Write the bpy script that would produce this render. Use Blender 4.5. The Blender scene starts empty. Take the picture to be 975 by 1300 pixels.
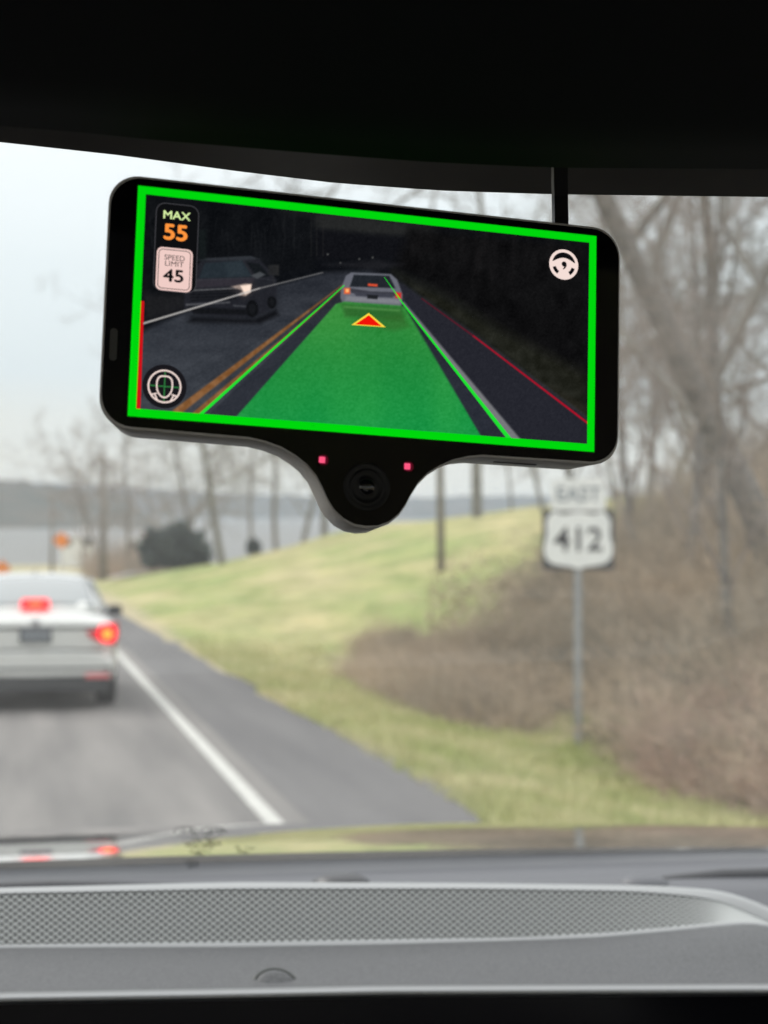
import bpy, math, random
import numpy as np
from mathutils import Vector, Matrix
R = math.radians
rng = np.random.default_rng(7); random.seed(7)
sc = bpy.context.scene; COL = sc.collection
H = 1.72                                   # eye height above the road
# ------------------------------------------------------------ camera
YAW, PIT = math.atan(457.5/2400), math.atan(50/2400)
FW = Vector((math.sin(YAW)*math.cos(PIT), math.cos(YAW)*math.cos(PIT), math.sin(PIT)))
RT = Vector((math.cos(YAW), -math.sin(YAW), 0)); UP = RT.cross(FW)
EYE = Vector((0, 0, H))
cd = bpy.data.cameras.new('camera'); cam = bpy.data.objects.new('camera', cd); COL.objects.link(cam)
cam.location = EYE
cam.rotation_euler = Matrix((RT, UP, -FW)).transposed().to_euler()
cd.sensor_fit = 'VERTICAL'; cd.sensor_height = 34.6; cd.lens = 34.6*2400/1300
cd.clip_start = .03; cd.clip_end = 12000
cd.dof.use_dof = True; cd.dof.focus_distance = .62; cd.dof.aperture_fstop = 19
sc.camera = cam
# ------------------------------------------------------------ sky and sun
w = bpy.data.worlds.new('World'); sc.world = w; w.use_nodes = True
nt = w.node_tree; nt.nodes.clear(); N = nt.nodes.new; L = nt.links.new
out = N('ShaderNodeOutputWorld')
SUN_EL, SUN_AZ = R(38), R(-35)
sky = N('ShaderNodeTexSky'); sky.sky_type = 'NISHITA'; sky.sun_disc = False
sky.sun_elevation = SUN_EL; sky.sun_rotation = SUN_AZ; sky.air_density = 1; sky.dust_density = 3
bs = N('ShaderNodeBackground'); bs.inputs[1].default_value = .08; L(sky.outputs[0], bs.inputs[0])
tc = N('ShaderNodeTexCoord'); sp = N('ShaderNodeSeparateXYZ'); L(tc.outputs['Generated'], sp.inputs[0])
mp = N('ShaderNodeMapping'); mp.inputs['Scale'].default_value = (1, 1, 3.2); L(tc.outputs['Generated'], mp.inputs[0])
nz = N('ShaderNodeTexNoise'); nz.inputs['Scale'].default_value = 3.2; nz.inputs['Detail'].default_value = 5; L(mp.outputs[0], nz.inputs['Vector'])
ad = N('ShaderNodeMath'); ad.operation = 'MULTIPLY_ADD'; L(nz.outputs[0], ad.inputs[0]); ad.inputs[1].default_value = .06
ad2 = N('ShaderNodeMath'); ad2.operation = 'SUBTRACT'; L(sp.outputs[2], ad2.inputs[0]); ad2.inputs[1].default_value = .03; L(ad2.outputs[0], ad.inputs[2])
cr = N('ShaderNodeValToRGB'); L(ad.outputs[0], cr.inputs[0])
e = cr.color_ramp.elements
e[0].position = 0; e[0].color = (.37, .37, .345, 1); e[1].position = 1; e[1].color = (1, 1, 1, 1)
for p, c in ((.025, (.38, .355, .285)), (.05, (.37, .36, .315)), (.09, (.335, .365, .37)), (.16, (.375, .405, .412)), (.25, (.49, .505, .51)), (.6, (.80, .80, .795))):
    k = e.new(p); k.color = (*c, 1)
bc = N('ShaderNodeBackground'); bc.inputs[1].default_value = 2.5; L(cr.outputs[0], bc.inputs[0])
mx = N('ShaderNodeMixShader'); mx.inputs[0].default_value = .93; L(bs.outputs[0], mx.inputs[1]); L(bc.outputs[0], mx.inputs[2]); L(mx.outputs[0], out.inputs[0])
sd = bpy.data.lights.new('sun', 'SUN'); sun = bpy.data.objects.new('sun', sd); COL.objects.link(sun)
sd.energy = 1.3; sd.angle = R(14); sd.color = (1, .96, .9)
sdir = Vector((math.sin(SUN_AZ)*math.cos(SUN_EL), math.cos(SUN_AZ)*math.cos(SUN_EL), math.sin(SUN_EL)))
sun.rotation_euler = (-sdir).to_track_quat('-Z', 'Y').to_euler()
vs = sc.view_settings; vs.view_transform = 'Standard'; vs.look = 'None'; vs.exposure = 0; vs.gamma = 1
sc.render.engine = 'CYCLES'; sc.cycles.max_bounces = 8; sc.cycles.transparent_max_bounces = 16
sc.cycles.volume_bounces = 0; sc.cycles.use_denoising = True; sc.cycles.caustics_reflective = False; sc.cycles.caustics_refractive = False

# ------------------------------------------------------------ helpers
def lin(r, g=None, b=None):
    if g is None: g = b = r
    f = lambda v: (v/255/12.92) if v <= 10 else ((v/255+.055)/1.055)**2.4
    return (f(r), f(g), f(b))
def mat(name, col, rough=.6, metal=0, noise=None, spec=.5, emit=None, estr=1, bump=None, coat=0):
    m = bpy.data.materials.new(name); m.use_nodes = True; t = m.node_tree; b = t.nodes['Principled BSDF']
    b.inputs['Base Color'].default_value = (*col, 1); b.inputs['Roughness'].default_value = rough
    b.inputs['Metallic'].default_value = metal; b.inputs['Specular IOR Level'].default_value = spec
    b.inputs['Coat Weight'].default_value = coat
    if emit: b.inputs['Emission Color'].default_value = (*emit, 1); b.inputs['Emission Strength'].default_value = estr
    if noise or bump:
        c = t.nodes.new('ShaderNodeTexCoord')
    if noise:
        col2, s = noise[0], noise[1]
        n = t.nodes.new('ShaderNodeTexNoise'); n.inputs['Scale'].default_value = s; n.inputs['Detail'].default_value = 6
        n.inputs['Roughness'].default_value = .65
        t.links.new(c.outputs['Object'], n.inputs['Vector'])
        r = t.nodes.new('ShaderNodeValToRGB'); r.color_ramp.elements[0].position = .35; r.color_ramp.elements[1].position = .65
        r.color_ramp.elements[0].color = (*col, 1); r.color_ramp.elements[1].color = (*col2, 1)
        t.links.new(n.outputs[0], r.inputs[0]); t.links.new(r.outputs[0], b.inputs['Base Color'])
    if bump:
        n = t.nodes.new('ShaderNodeTexNoise'); n.inputs['Scale'].default_value = bump[0]; n.inputs['Detail'].default_value = 3
        t.links.new(c.outputs['Object'], n.inputs['Vector'])
        u = t.nodes.new('ShaderNodeBump'); u.inputs['Strength'].default_value = bump[1]; u.inputs['Distance'].default_value = bump[2]
        t.links.new(n.outputs[0], u.inputs['Height']); t.links.new(u.outputs[0], b.inputs['Normal'])
    return m
def emis(name, col, s=1.0):
    m = bpy.data.materials.new(name); m.use_nodes = True; t = m.node_tree; t.nodes.clear()
    o = t.nodes.new('ShaderNodeOutputMaterial'); a = t.nodes.new('ShaderNodeEmission')
    a.inputs[0].default_value = (*col, 1); a.inputs[1].default_value = s; t.links.new(a.outputs[0], o.inputs[0]); return m
def mesh(name, V, F, m=None, parent=None, smooth=False, mats=None, mi=None):
    me = bpy.data.meshes.new(name)
    V = np.asarray(V, float).reshape(-1, 3)
    if isinstance(F, np.ndarray):
        k = F.shape[1]; me.vertices.add(len(V)); me.vertices.foreach_set('co', V.ravel())
        me.loops.add(F.size); me.loops.foreach_set('vertex_index', F.ravel().astype(np.int32))
        me.polygons.add(len(F)); me.polygons.foreach_set('loop_start', np.arange(0, F.size, k, dtype=np.int32))
        me.update(calc_edges=True)
    else:
        me.from_pydata(V.tolist(), [], F)
    for q in (mats or [m]):
        if q: me.materials.append(q)
    if mi is not None: me.polygons.foreach_set('material_index', np.asarray(mi, np.int32))
    if smooth: me.polygons.foreach_set('use_smooth', [True]*len(me.polygons))
    me.update()
    o = bpy.data.objects.new(name, me); COL.objects.link(o)
    if parent: o.parent = parent
    return o
def thing(name, label, cat, loc=(0, 0, 0), group=None):
    o = bpy.data.objects.new(name, None); o.empty_display_size = .1; COL.objects.link(o)
    o.location = loc; o['label'] = label; o['category'] = cat
    if group: o['group'] = group
    return o
def tag(o, label, cat, group=None, kind=None):
    if label: o['label'] = label
    if cat: o['category'] = cat
    if group: o['group'] = group
    if kind: o['kind'] = kind
    return o
def ray(px, py):
    return FW + RT*((px-487.5)/2400) + UP*((650-py)/2400)
def aty(px, py, Y):
    r = ray(px, py); return EYE + r*(Y/r.y)
class MB:
    def __init__(s): s.V = []; s.F = []
    def add(s, V, F):
        n = len(s.V); s.V += [tuple(v) for v in V]; s.F += [tuple(i+n for i in f) for f in F]; return s
    def box(s, c, d, rz=0, taper=1):
        cx, cy, cz = c; x, y, z = d[0]/2, d[1]/2, d[2]/2; ca, sa = math.cos(rz), math.sin(rz); V = []
        for k in (-1, 1):
            t = taper if k > 0 else 1
            for a, b in ((-1, -1), (1, -1), (1, 1), (-1, 1)):
                u, v = a*x*t, b*y*t; V.append((cx+u*ca-v*sa, cy+u*sa+v*ca, cz+k*z))
        return s.add(V, [(0, 3, 2, 1), (4, 5, 6, 7), (0, 1, 5, 4), (1, 2, 6, 5), (2, 3, 7, 6), (3, 0, 4, 7)])
    def tube(s, P, r, n=8, cap=True):
        P = [Vector(p) for p in P]; rr = r if isinstance(r, (list, tuple)) else [r]*len(P); V = []; F = []
        for i, p in enumerate(P):
            d = (P[min(i+1, len(P)-1)]-P[max(i-1, 0)]).normalized()
            a = d.orthogonal().normalized() if abs(d.z) > .9 else d.cross(Vector((0, 0, 1))).normalized(); b = d.cross(a)
            for k in range(n):
                t = 2*math.pi*k/n; V.append(p+(a*math.cos(t)+b*math.sin(t))*rr[i])
        for i in range(len(P)-1):
            for k in range(n): F.append((i*n+k, i*n+(k+1) % n, (i+1)*n+(k+1) % n, (i+1)*n+k))
        if cap: F.append(tuple(range(n))[::-1]); F.append(tuple((len(P)-1)*n+k for k in range(n)))
        return s.add(V, F)
    def lathe(s, prof, c, axis='x', n=28):
        V = []; F = []
        for (r, h) in prof:
            for k in range(n):
                t = 2*math.pi*k/n; a, b = r*math.cos(t), r*math.sin(t)
                V.append({'x': (c[0]+h, c[1]+a, c[2]+b), 'y': (c[0]+a, c[1]+h, c[2]+b), 'z': (c[0]+a, c[1]+b, c[2]+h)}[axis])
        for i in range(len(prof)-1):
            for k in range(n): F.append((i*n+k, i*n+(k+1) % n, (i+1)*n+(k+1) % n, (i+1)*n+k))
        F.append(tuple(range(n))); F.append(tuple((len(prof)-1)*n+k for k in range(n)))
        return s.add(V, F)
    def prism(s, P, z0, z1, P2=None):
        n = len(P); P2 = P2 or P
        return s.add([(p[0], p[1], z0) for p in P]+[(p[0], p[1], z1) for p in P2],
                     [tuple(range(n))[::-1], tuple(range(n, 2*n))]+[(i, (i+1) % n, (i+1) % n+n, i+n) for i in range(n)])
    def build(s, name, m, parent=None, smooth=False): return mesh(name, s.V, s.F, m, parent, smooth)
def bevel(o, w_, seg=3, ang=35):
    b = o.modifiers.new('bevel', 'BEVEL'); b.width = w_; b.segments = seg; b.limit_method = 'ANGLE'; b.angle_limit = R(ang); return o
def rrect(w_, h_, r, cx=0, cy=0, n=7):
    P = []
    for (sx, sy, a0) in ((1, 1, 0), (-1, 1, 90), (-1, -1, 180), (1, -1, 270)):
        for k in range(n):
            t = R(a0+90*k/(n-1)); P.append((cx+sx*(w_/2-r)+r*math.cos(t), cy+sy*(h_/2-r)+r*math.sin(t)))
    return P
def sstep(x, a, b):
    t = np.clip((np.asarray(x, float)-a)/(b-a), 0, 1); return t*t*(3-2*t)
def vnoise(x, y, s, seed=0):
    r = np.random.default_rng(seed); G = r.random((64, 64)); x = np.asarray(x)*s; y = np.asarray(y)*s
    xi = np.floor(x).astype(int); yi = np.floor(y).astype(int); fx = x-xi; fy = y-yi; fx = fx*fx*(3-2*fx); fy = fy*fy*(3-2*fy)
    g = lambda a, b: G[a % 64, b % 64]
    return (g(xi, yi)*(1-fx)+g(xi+1, yi)*fx)*(1-fy)+(g(xi, yi+1)*(1-fx)+g(xi+1, yi+1)*fx)*fy

# ------------------------------------------------------------ the setting
def rshift(Y): return -np.clip(np.asarray(Y, float)-90, 0, None)**2/620.
LAKE = lambda Y: H-8+.0208*Y               # the road runs gently downhill, so level water climbs against it
def terrain(X, Y):
    X = np.asarray(X, float); Y = np.asarray(Y, float)
    s = X-rshift(Y)-2.62
    far = np.interp(s, [-1, 0, 1, 5.7, 8.9, 11.8, 14, 20, 30, 60, 200], [-.012, 0, .33, 1.25, 2.0, 2.85, 3.0, 3.9, 4.8, 5.5, 6])
    near = np.interp(s, [-1, 0, .6, 2.4, 3.4, 5, 9, 14, 22, 60, 200], [-.012, -.012, -.06, -.42, -.46, -.1, 1.0, 2.2, 3.6, 5, 6])
    t = sstep(Y, 24, 60); z = near*(1-t)+far*t
    dip = sstep(Y, 78, 125)*(1-sstep(s, 22, 40)*(1-sstep(Y, 140, 180))); z = z*(1-dip)+(-.3)*dip*sstep(s, 0, 6)
    lf = X-rshift(Y)+7.9                                                    # left verge
    z = np.where(lf < 0, -.35*sstep(-lf, 0, 4)+1.2*sstep(-lf, 8, 60), z)
    z = z + (vnoise(X, Y, .31, 3)-.5)*.12*sstep(s, .4, 3) + (vnoise(X, Y, .09, 5)-.5)*.5*sstep(s, 6, 18)
    z = np.where((s < 0) & (lf > 0), -.012, z)
    sh = sstep(Y, 330, 420); z = z*(1-sh)+(LAKE(Y)-3)*sh
    return z
def tz(x, y): return float(terrain(x, y))
xs = np.unique(np.concatenate([np.linspace(-8, 22, 151), -8-np.geomspace(.5, 4000, 60), 22+np.geomspace(.5, 4000, 70)]))
ys = np.unique(np.concatenate([np.linspace(-30, 130, 240), 130+np.geomspace(1, 8000, 90), -30-np.geomspace(1, 600, 12)]))
def sheet(name, xs, ys, f, m):
    X, Y = np.meshgrid(xs, ys); V = np.stack([X, Y, f(X, Y)], -1).reshape(-1, 3); nx, ny = len(xs), len(ys)
    i = (np.arange(ny-1)[:, None]*nx+np.arange(nx-1)[None]).ravel()
    return mesh(name, V, np.stack([i, i+1, i+nx+1, i+nx], 1), m, smooth=True)
def ground_mat():
    m = mat('winter_grass', (.2, .2, .1), .95); t = m.node_tree; b = t.nodes['Principled BSDF']; b.inputs['Specular IOR Level'].default_value = .15
    g = t.nodes.new('ShaderNodeNewGeometry'); s = t.nodes.new('ShaderNodeSeparateXYZ'); t.links.new(g.outputs['Position'], s.inputs[0])
    def noise(scale, det=4, stretch=(1, 1, 1), ro=.6):
        mp = t.nodes.new('ShaderNodeMapping'); mp.inputs['Scale'].default_value = stretch; t.links.new(g.outputs['Position'], mp.inputs[0])
        n = t.nodes.new('ShaderNodeTexNoise'); n.inputs['Scale'].default_value = scale; n.inputs['Detail'].default_value = det; n.inputs['Roughness'].default_value = ro
        t.links.new(mp.outputs[0], n.inputs['Vector']); return n.outputs[0]
    def ramp(src, stops):
        r = t.nodes.new('ShaderNodeValToRGB'); t.links.new(src, r.inputs[0]); el = r.color_ramp.elements
        el[0].position, el[0].color = stops[0][0], (*stops[0][1], 1); el[1].position, el[1].color = stops[-1][0], (*stops[-1][1], 1)
        for p, c in stops[1:-1]: q = el.new(p); q.color = (*c, 1)
        return r.outputs[0]
    def mixc(f, a, b_):
        q = t.nodes.new('ShaderNodeMix'); q.data_type = 'RGBA'
        if isinstance(f, float): q.inputs[0].default_value = f
        else: t.links.new(f, q.inputs[0])
        t.links.new(a, q.inputs[6]); t.links.new(b_, q.inputs[7]); return q.outputs[2]
    big = ramp(noise(.28, 5, (1, .35, 1)), [(.34, (.17, .25, .070)), (.45, (.235, .275, .095)), (.53, (.34, .32, .15)), (.66, (.46, .38, .23))])
    fine = ramp(noise(5, 6, (1, .6, 1), .75), [(.3, (.14, .16, .06)), (.5, (.28, .30, .12)), (.72, (.50, .45, .28))])
    c = mixc(.42, big, fine)
    mot = ramp(noise(.9, 4, (1, .5, 1), .7), [(.36, (.74, .76, .66)), (.5, (1, 1, 1)), (.64, (1.18, 1.12, 1.1))])
    mq = t.nodes.new('ShaderNodeMix'); mq.data_type = 'RGBA'; mq.blend_type = 'MULTIPLY'; mq.inputs[0].default_value = 1; t.links.new(c, mq.inputs[6]); t.links.new(mot, mq.inputs[7]); c = mq.outputs[2]
    # leaf litter and bare earth under the woods on the bank, a tan dry fringe along the asphalt
    def mth(op, a, b_=None):
        q = t.nodes.new('ShaderNodeMath'); q.operation = op
        for k, v in enumerate((a, b_)):
            if v is None: continue
            if isinstance(v, (int, float)): q.inputs[k].default_value = v
            else: t.links.new(v, q.inputs[k])
        return q.outputs[0]
    wob = mth('MULTIPLY', mth('SUBTRACT', noise(.5, 4), .5), 3.0)
    x = mth('ADD', s.outputs[0], wob)
    def band(v, a, b_):
        q = t.nodes.new('ShaderNodeMapRange'); q.interpolation_type = 'SMOOTHSTEP'; t.links.new(v, q.inputs[0]); q.inputs[1].default_value = a; q.inputs[2].default_value = b_; return q.outputs[0]
    wood = mth('MULTIPLY', band(x, 5.6, 7.2), mth('SUBTRACT', 1.0, band(mth('ADD', s.outputs[1], wob), 28, 37)))
    litter = ramp(noise(2.2, 6, (1, 1, 1), .75), [(.32, (.15, .125, .09)), (.5, (.27, .23, .16)), (.7, (.40, .34, .24))])
    c = mixc(wood, c, litter)
    edge = mth('MULTIPLY', mth('SUBTRACT', 1.0, band(mth('ADD', x, mth('MULTIPLY', wob, -.75)), 2.7, 3.35)), mth('SUBTRACT', 1.0, band(s.outputs[1], 80, 100)))
    tan = ramp(noise(3, 5, (1, .4, 1)), [(.35, (.33, .27, .19)), (.65, (.44, .37, .27))])
    c = mixc(mth('MULTIPLY', edge, .8), c, tan)
    fl = band(s.outputs[1], 70, 120); dry = ramp(noise(.05, 4), [(.4, (.30, .27, .17)), (.6, (.42, .36, .25))]); c = mixc(mth('MULTIPLY', fl, .75), c, dry)
    t.links.new(c, b.inputs['Base Color'])
    u = t.nodes.new('ShaderNodeBump'); u.inputs['Strength'].default_value = .8; u.inputs['Distance'].default_value = .06; t.links.new(noise(9, 5), u.inputs['Height']); t.links.new(u.outputs[0], b.inputs['Normal'])
    return m
M_GR = ground_mat()
tag(sheet('ground', xs, ys, terrain, M_GR), 'winter grass verge and rolling ground', None, kind='structure')
# road with shoulder: strips that follow the centre line
def strip(name, x0, x1, z, m, y0=-30, y1=330, n=260, wob=0):
    Y = np.linspace(y0, y1, n); a = np.full(n, x0)+rshift(Y); b = np.full(n, x1)+rshift(Y)
    if wob: b = b+.16*np.clip((17-Y)/6, 0, 1)+(vnoise(Y, Y*0, .9, 8)-.5)*wob+(vnoise(Y, Y*0, .2, 9)-.5)*wob
    k = 7 if x1-x0 > 1 else 2; V = []
    for j in range(k):
        f = j/(k-1); V.append(np.stack([a*(1-f)+b*f, Y, np.full(n, z)], 1))
    V = np.stack(V, 1).reshape(-1, 3); i = (np.arange(n-1)[:, None]*k+np.arange(k-1)[None]).ravel()
    return mesh(name, V, np.stack([i, i+1, i+k+1, i+k], 1), m)
def asphalt(name, c0, c1, sc1=1.2):
    m = mat(name, c0, .85, noise=None, spec=.3); t = m.node_tree; b = t.nodes['Principled BSDF']
    g = t.nodes.new('ShaderNodeNewGeometry')
    def noise(s, st=(1, 1, 1), d=5):
        mp = t.nodes.new('ShaderNodeMapping'); mp.inputs['Scale'].default_value = st; t.links.new(g.outputs['Position'], mp.inputs[0])
        n = t.nodes.new('ShaderNodeTexNoise'); n.inputs['Scale'].default_value = s; n.inputs['Detail'].default_value = d; t.links.new(mp.outputs[0], n.inputs['Vector']); return n.outputs[0]
    r = t.nodes.new('ShaderNodeValToRGB'); r.color_ramp.elements[0].position = .35; r.color_ramp.elements[1].position = .65
    r.color_ramp.elements[0].color = (*c0, 1); r.color_ramp.elements[1].color = (*c1, 1); t.links.new(noise(sc1, (1.6, .12, 1)), r.inputs[0])
    r2 = t.nodes.new('ShaderNodeValToRGB'); r2.color_ramp.elements[0].position = .3; r2.color_ramp.elements[1].position = .7
    r2.color_ramp.elements[0].color = (.72, .72, .72, 1); r2.color_ramp.elements[1].color = (1.2, 1.2, 1.2, 1); t.links.new(noise(60, d=3), r2.inputs[0])
    q = t.nodes.new('ShaderNodeMix'); q.data_type = 'RGBA'; q.blend_type = 'MULTIPLY'; q.inputs[0].default_value = 1
    t.links.new(r.outputs[0], q.inputs[6]); t.links.new(r2.outputs[0], q.inputs[7]); t.links.new(q.outputs[2], b.inputs['Base Color'])
    return m
M_RD = asphalt('road_asphalt', (.115, .111, .108), (.20, .19, .18)); M_SH = asphalt('shoulder_asphalt', (.095, .093, .095), (.125, .122, .122))
tag(strip('road', -5.75, 1.80, 0, M_RD), None, None, kind='structure')
tag(strip('road_shoulder', 1.79, 2.76, .004, M_SH, wob=.3), None, None, kind='structure')
tag(strip('road_shoulder', -7.95, -5.74, .004, M_SH), None, None, kind='structure')
M_WL = mat('road_paint_white', (.50, .50, .47), .8, noise=((.36, .36, .34), 7)); M_YL = mat('road_paint_yellow', (.5, .3, .04), .7, noise=((.36, .22, .04), 5))
tag(strip('edge_line', 1.505, 1.62, .008, M_WL), None, None, kind='structure')
tag(strip('edge_line', -5.6, -5.48, .008, M_WL), None, None, kind='structure')
tag(strip('centre_line', -2.12, -2.02, .008, M_YL), None, None, kind='structure')
tag(strip('centre_line', -1.92, -1.82, .008, M_YL), None, None, kind='structure')
# lake, hills
M_WA = mat('lake_water', (.10, .10, .09), .5, bump=(.6, .25, .3))
xs2 = np.linspace(-2500, 3500, 30); ys2 = np.linspace(270, 5200, 40)
tag(sheet('lake', xs2, ys2, lambda X, Y: LAKE(Y)+0*X, M_WA), None, None, kind='structure')
M_HL = mat('wooded_hill', (.075, .085, .075), .95, noise=((.13, .115, .095), .03), spec=.1)
def ridge(name, Yc, depth, xA, xB, hf, m):
    xs_ = np.linspace(xA, xB, 260); ys_ = np.linspace(Yc-depth, Yc+depth, 25)
    def f(X, Y):
        prof = np.cos(np.clip((Y-Yc)/depth, -1, 1)*np.pi/2)
        t = hf(X)*prof; t = t+prof*(vnoise(X, Y, .06, 11)-.5)*5+prof*(vnoise(X, Y, .25, 12)-.5)*3
        return LAKE(Y)-1.5+t
    return tag(sheet(name, xs_, ys_, f, m), None, None, kind='structure')
ridge('hill', 3000, 500, -2500, 3300, lambda X: 8+np.interp(X, [-2500, -200, 100, 260, 420, 600, 1000, 3300], [60, 55, 46, 34, 28, 28, 34, 60])*.95, M_HL)
ridge('hill', 1150, 260, -900, 75, lambda X: 9+np.interp(X, [-900, -100, 0, 40, 62, 75], [25, 22, 17, 12, 6, -8]), M_HL)

# ------------------------------------------------------------ twigs, trees, brush
def prisms(A, B, ra, rb, n=3):
    """many tapered n-sided sticks at once"""
    A = np.asarray(A); B = np.asarray(B); d = B-A; d /= np.linalg.norm(d, axis=1, keepdims=True)+1e-9
    ref = np.where(np.abs(d[:, 2:3]) > .8, np.array([[1., 0, 0]]), np.array([[0, 0, 1.]]))
    u = np.cross(d, ref); u /= np.linalg.norm(u, axis=1, keepdims=True)+1e-9; v = np.cross(d, u)
    m_ = len(A); V = np.zeros((m_, 2*n, 3))
    for k in range(n):
        t = 2*math.pi*k/n; o = u*math.cos(t)+v*math.sin(t)
        V[:, k] = A+o*np.asarray(ra)[:, None]; V[:, n+k] = B+o*np.asarray(rb)[:, None]
    base = np.arange(m_)[:, None]*2*n
    F = np.concatenate([base+np.array([k, (k+1) % n, (k+1) % n+n, k+n]) for k in range(n)], 0)
    return V.reshape(-1, 3), F
def grow(height, r0, seed, spread=.55, levels=4, lean=(0, 0), first=.28, dens=1.0):
    """returns (trunk segments, crown segments); a bare winter tree"""
    g = random.Random(seed); trunk = []; crown = []
    def branch(p, d, length, r, lv, store):
        n = 6 if lv == 0 else 5 if lv == 1 else 3
        pts = [p]; rs = [r]; seg = length/n; dd = d
        for i in range(n):
            j = (.07, .16, .22, .3, .34)[lv]
            dd = (dd+Vector((g.gauss(0, j), g.gauss(0, j), g.gauss(0, j*.7)+(.05 if lv else .03)))).normalized()
            q = pts[-1]+dd*seg; rr = r*(1-(i+1)/n*(.72 if lv == 0 else .8)); store.append((pts[-1], q, rs[-1], rr)); pts.append(q); rs.append(rr)
        if lv < levels:
            cnt = int(((9, 6, 6, 4, 3)[lv] + g.randint(0, 2))*dens)
            for c in range(cnt):
                f = (first+(1-first)*(c+g.random())/cnt) if lv == 0 else .2+.8*(c+g.random())/cnt
                f = min(f, .999); k = int(f*n); a = pts[k].lerp(pts[k+1], f*n-k); ax = (pts[k+1]-pts[k]).normalized()
                th = g.uniform(0, 6.283); o = ax.orthogonal().normalized(); o.rotate(Matrix.Rotation(th, 3, ax))
                nd = (ax*(1-spread*g.uniform(.7, 1.1))+o*g.uniform(.7, 1.1)*spread*1.3).normalized()
                branch(a, nd, length*(.52 if lv == 0 else .55)*g.uniform(.7, 1.15)*(1.15-f*.55), rs[k]*(.5 if lv == 0 else .6), lv+1, crown)
    branch(Vector((0, 0, -.25)), Vector((lean[0], lean[1], 1)).normalized(), height, r0, 0, trunk)
    return trunk, crown
M_BK = mat('bark_grey_brown', (.12, .112, .10), .95, noise=((.27, .255, .235), 7), spec=.1)
M_TW = mat('twigs_grey_brown', (.19, .178, .16), .95, noise=((.31, .295, .265), 1.3), spec=.1)
M_TWR = mat('twigs_reddish', (.22, .185, .16), .95, noise=((.33, .285, .25), 1.1), spec=.1)
def segmesh(segs, n, minr):
    A = np.array([s[0] for s in segs]); B = np.array([s[1] for s in segs])
    return prisms(A, B, np.maximum([s[2] for s in segs], minr), np.maximum([s[3] for s in segs], minr*.7), n)
def bare_tree(height, r0, seed, tw=M_TW, minr=.0055, **k):
    t, c = grow(height, r0, seed, **k)
    r = thing('bare_tree', 'x', 'tree')
    V, F = segmesh(t, 9, minr); mesh('trunk', V, F, M_BK, r, True)
    V, F = segmesh(c, 3, minr); mesh('crown', V, F, tw, r)
    return r
def copy_tree(o):
    c = o.copy(); COL.objects.link(c)
    for ch in o.children:
        d = ch.copy(); COL.objects.link(d); d.parent = c
    return c
protos = [bare_tree(13, .17, 11, dens=.9, spread=.66, first=.22), bare_tree(11, .13, 23, tw=M_TWR, spread=.62, dens=.95, first=.2), bare_tree(12, .24, 37, lean=(-.3, -.05), spread=.68, first=.2),
          bare_tree(9, .11, 41, tw=M_TWR, spread=.45, first=.12), bare_tree(12, .2, 59, spread=.68, first=.2, dens=1.1)]
used = set()
def place(pi, px, Y, rz, s, label, group='bare trees on the wooded bank'):
    o = protos[pi] if pi not in used else copy_tree(protos[pi]); used.add(pi)
    p = aty(px, 600, Y); o.location = (p.x, Y, tz(p.x, Y)); o.rotation_euler.z = rz; o.scale = (s, s, s)
    o.rotation_euler.x = R(random.uniform(-7, 7)); o.rotation_euler.y = R(random.uniform(-11, 11))
    o['label'] = label; o['group'] = group; return o
G2 = 'bare trees along the grassy hilltop'
BANK = [(2, 1010, 25, .3, 1.0, 'big leaning bare tree, nearest of the bank trees at the right frame edge'),
 (0, 905, 33, 1.0, .95, 'tall bare tree with thick grey trunk above the brush, right of the road sign'),
 (1, 828, 38, 2.1, .75, 'reddish-twigged bare tree standing right behind the road sign'),
 (4, 960, 40, 4.0, .8, 'wide forking bare tree behind the big leaning tree'),
 (3, 870, 28, 5.0, .8, 'slim low-branched sapling rising out of the brush right of the sign'),
 (3, 935, 22, 1.2, .7, 'short slim sapling in the near brush at the far right'),
 (1, 740, 50, 3.3, .55, 'bare tree directly above the sign plate in the distance'),
 (0, 785, 60, .2, .5, 'short bare tree deep in the wood above the sign'),
 (4, 690, 66, 2.6, .45, 'bare spreading tree at the left end of the wood, past the crest'),
 (2, 850, 70, 2.0, .6, 'far leaning tree deep in the wood, behind the slim sapling'),
 (0, 940, 75, 5.2, .65, 'far small tree at the back of the wood near the right edge'),
 (1, 1040, 48, .9, .7, 'bushy bare tree beyond the right edge of the brush'),
 (3, 715, 44, 2.4, .9, 'thin sapling on the slope just left of the sign top'),
 (1, 650, 90, 4.4, .6, 'small distant reddish bare tree at the left end of the wood'),
 (4, 900, 52, 1.7, .6, 'bare tree with broad tangled crown in the middle of the wood'),
 (3, 800, 32, 3.9, .8, 'small sapling growing behind the brush next to the sign post')]
for a in BANK: place(*a)
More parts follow.
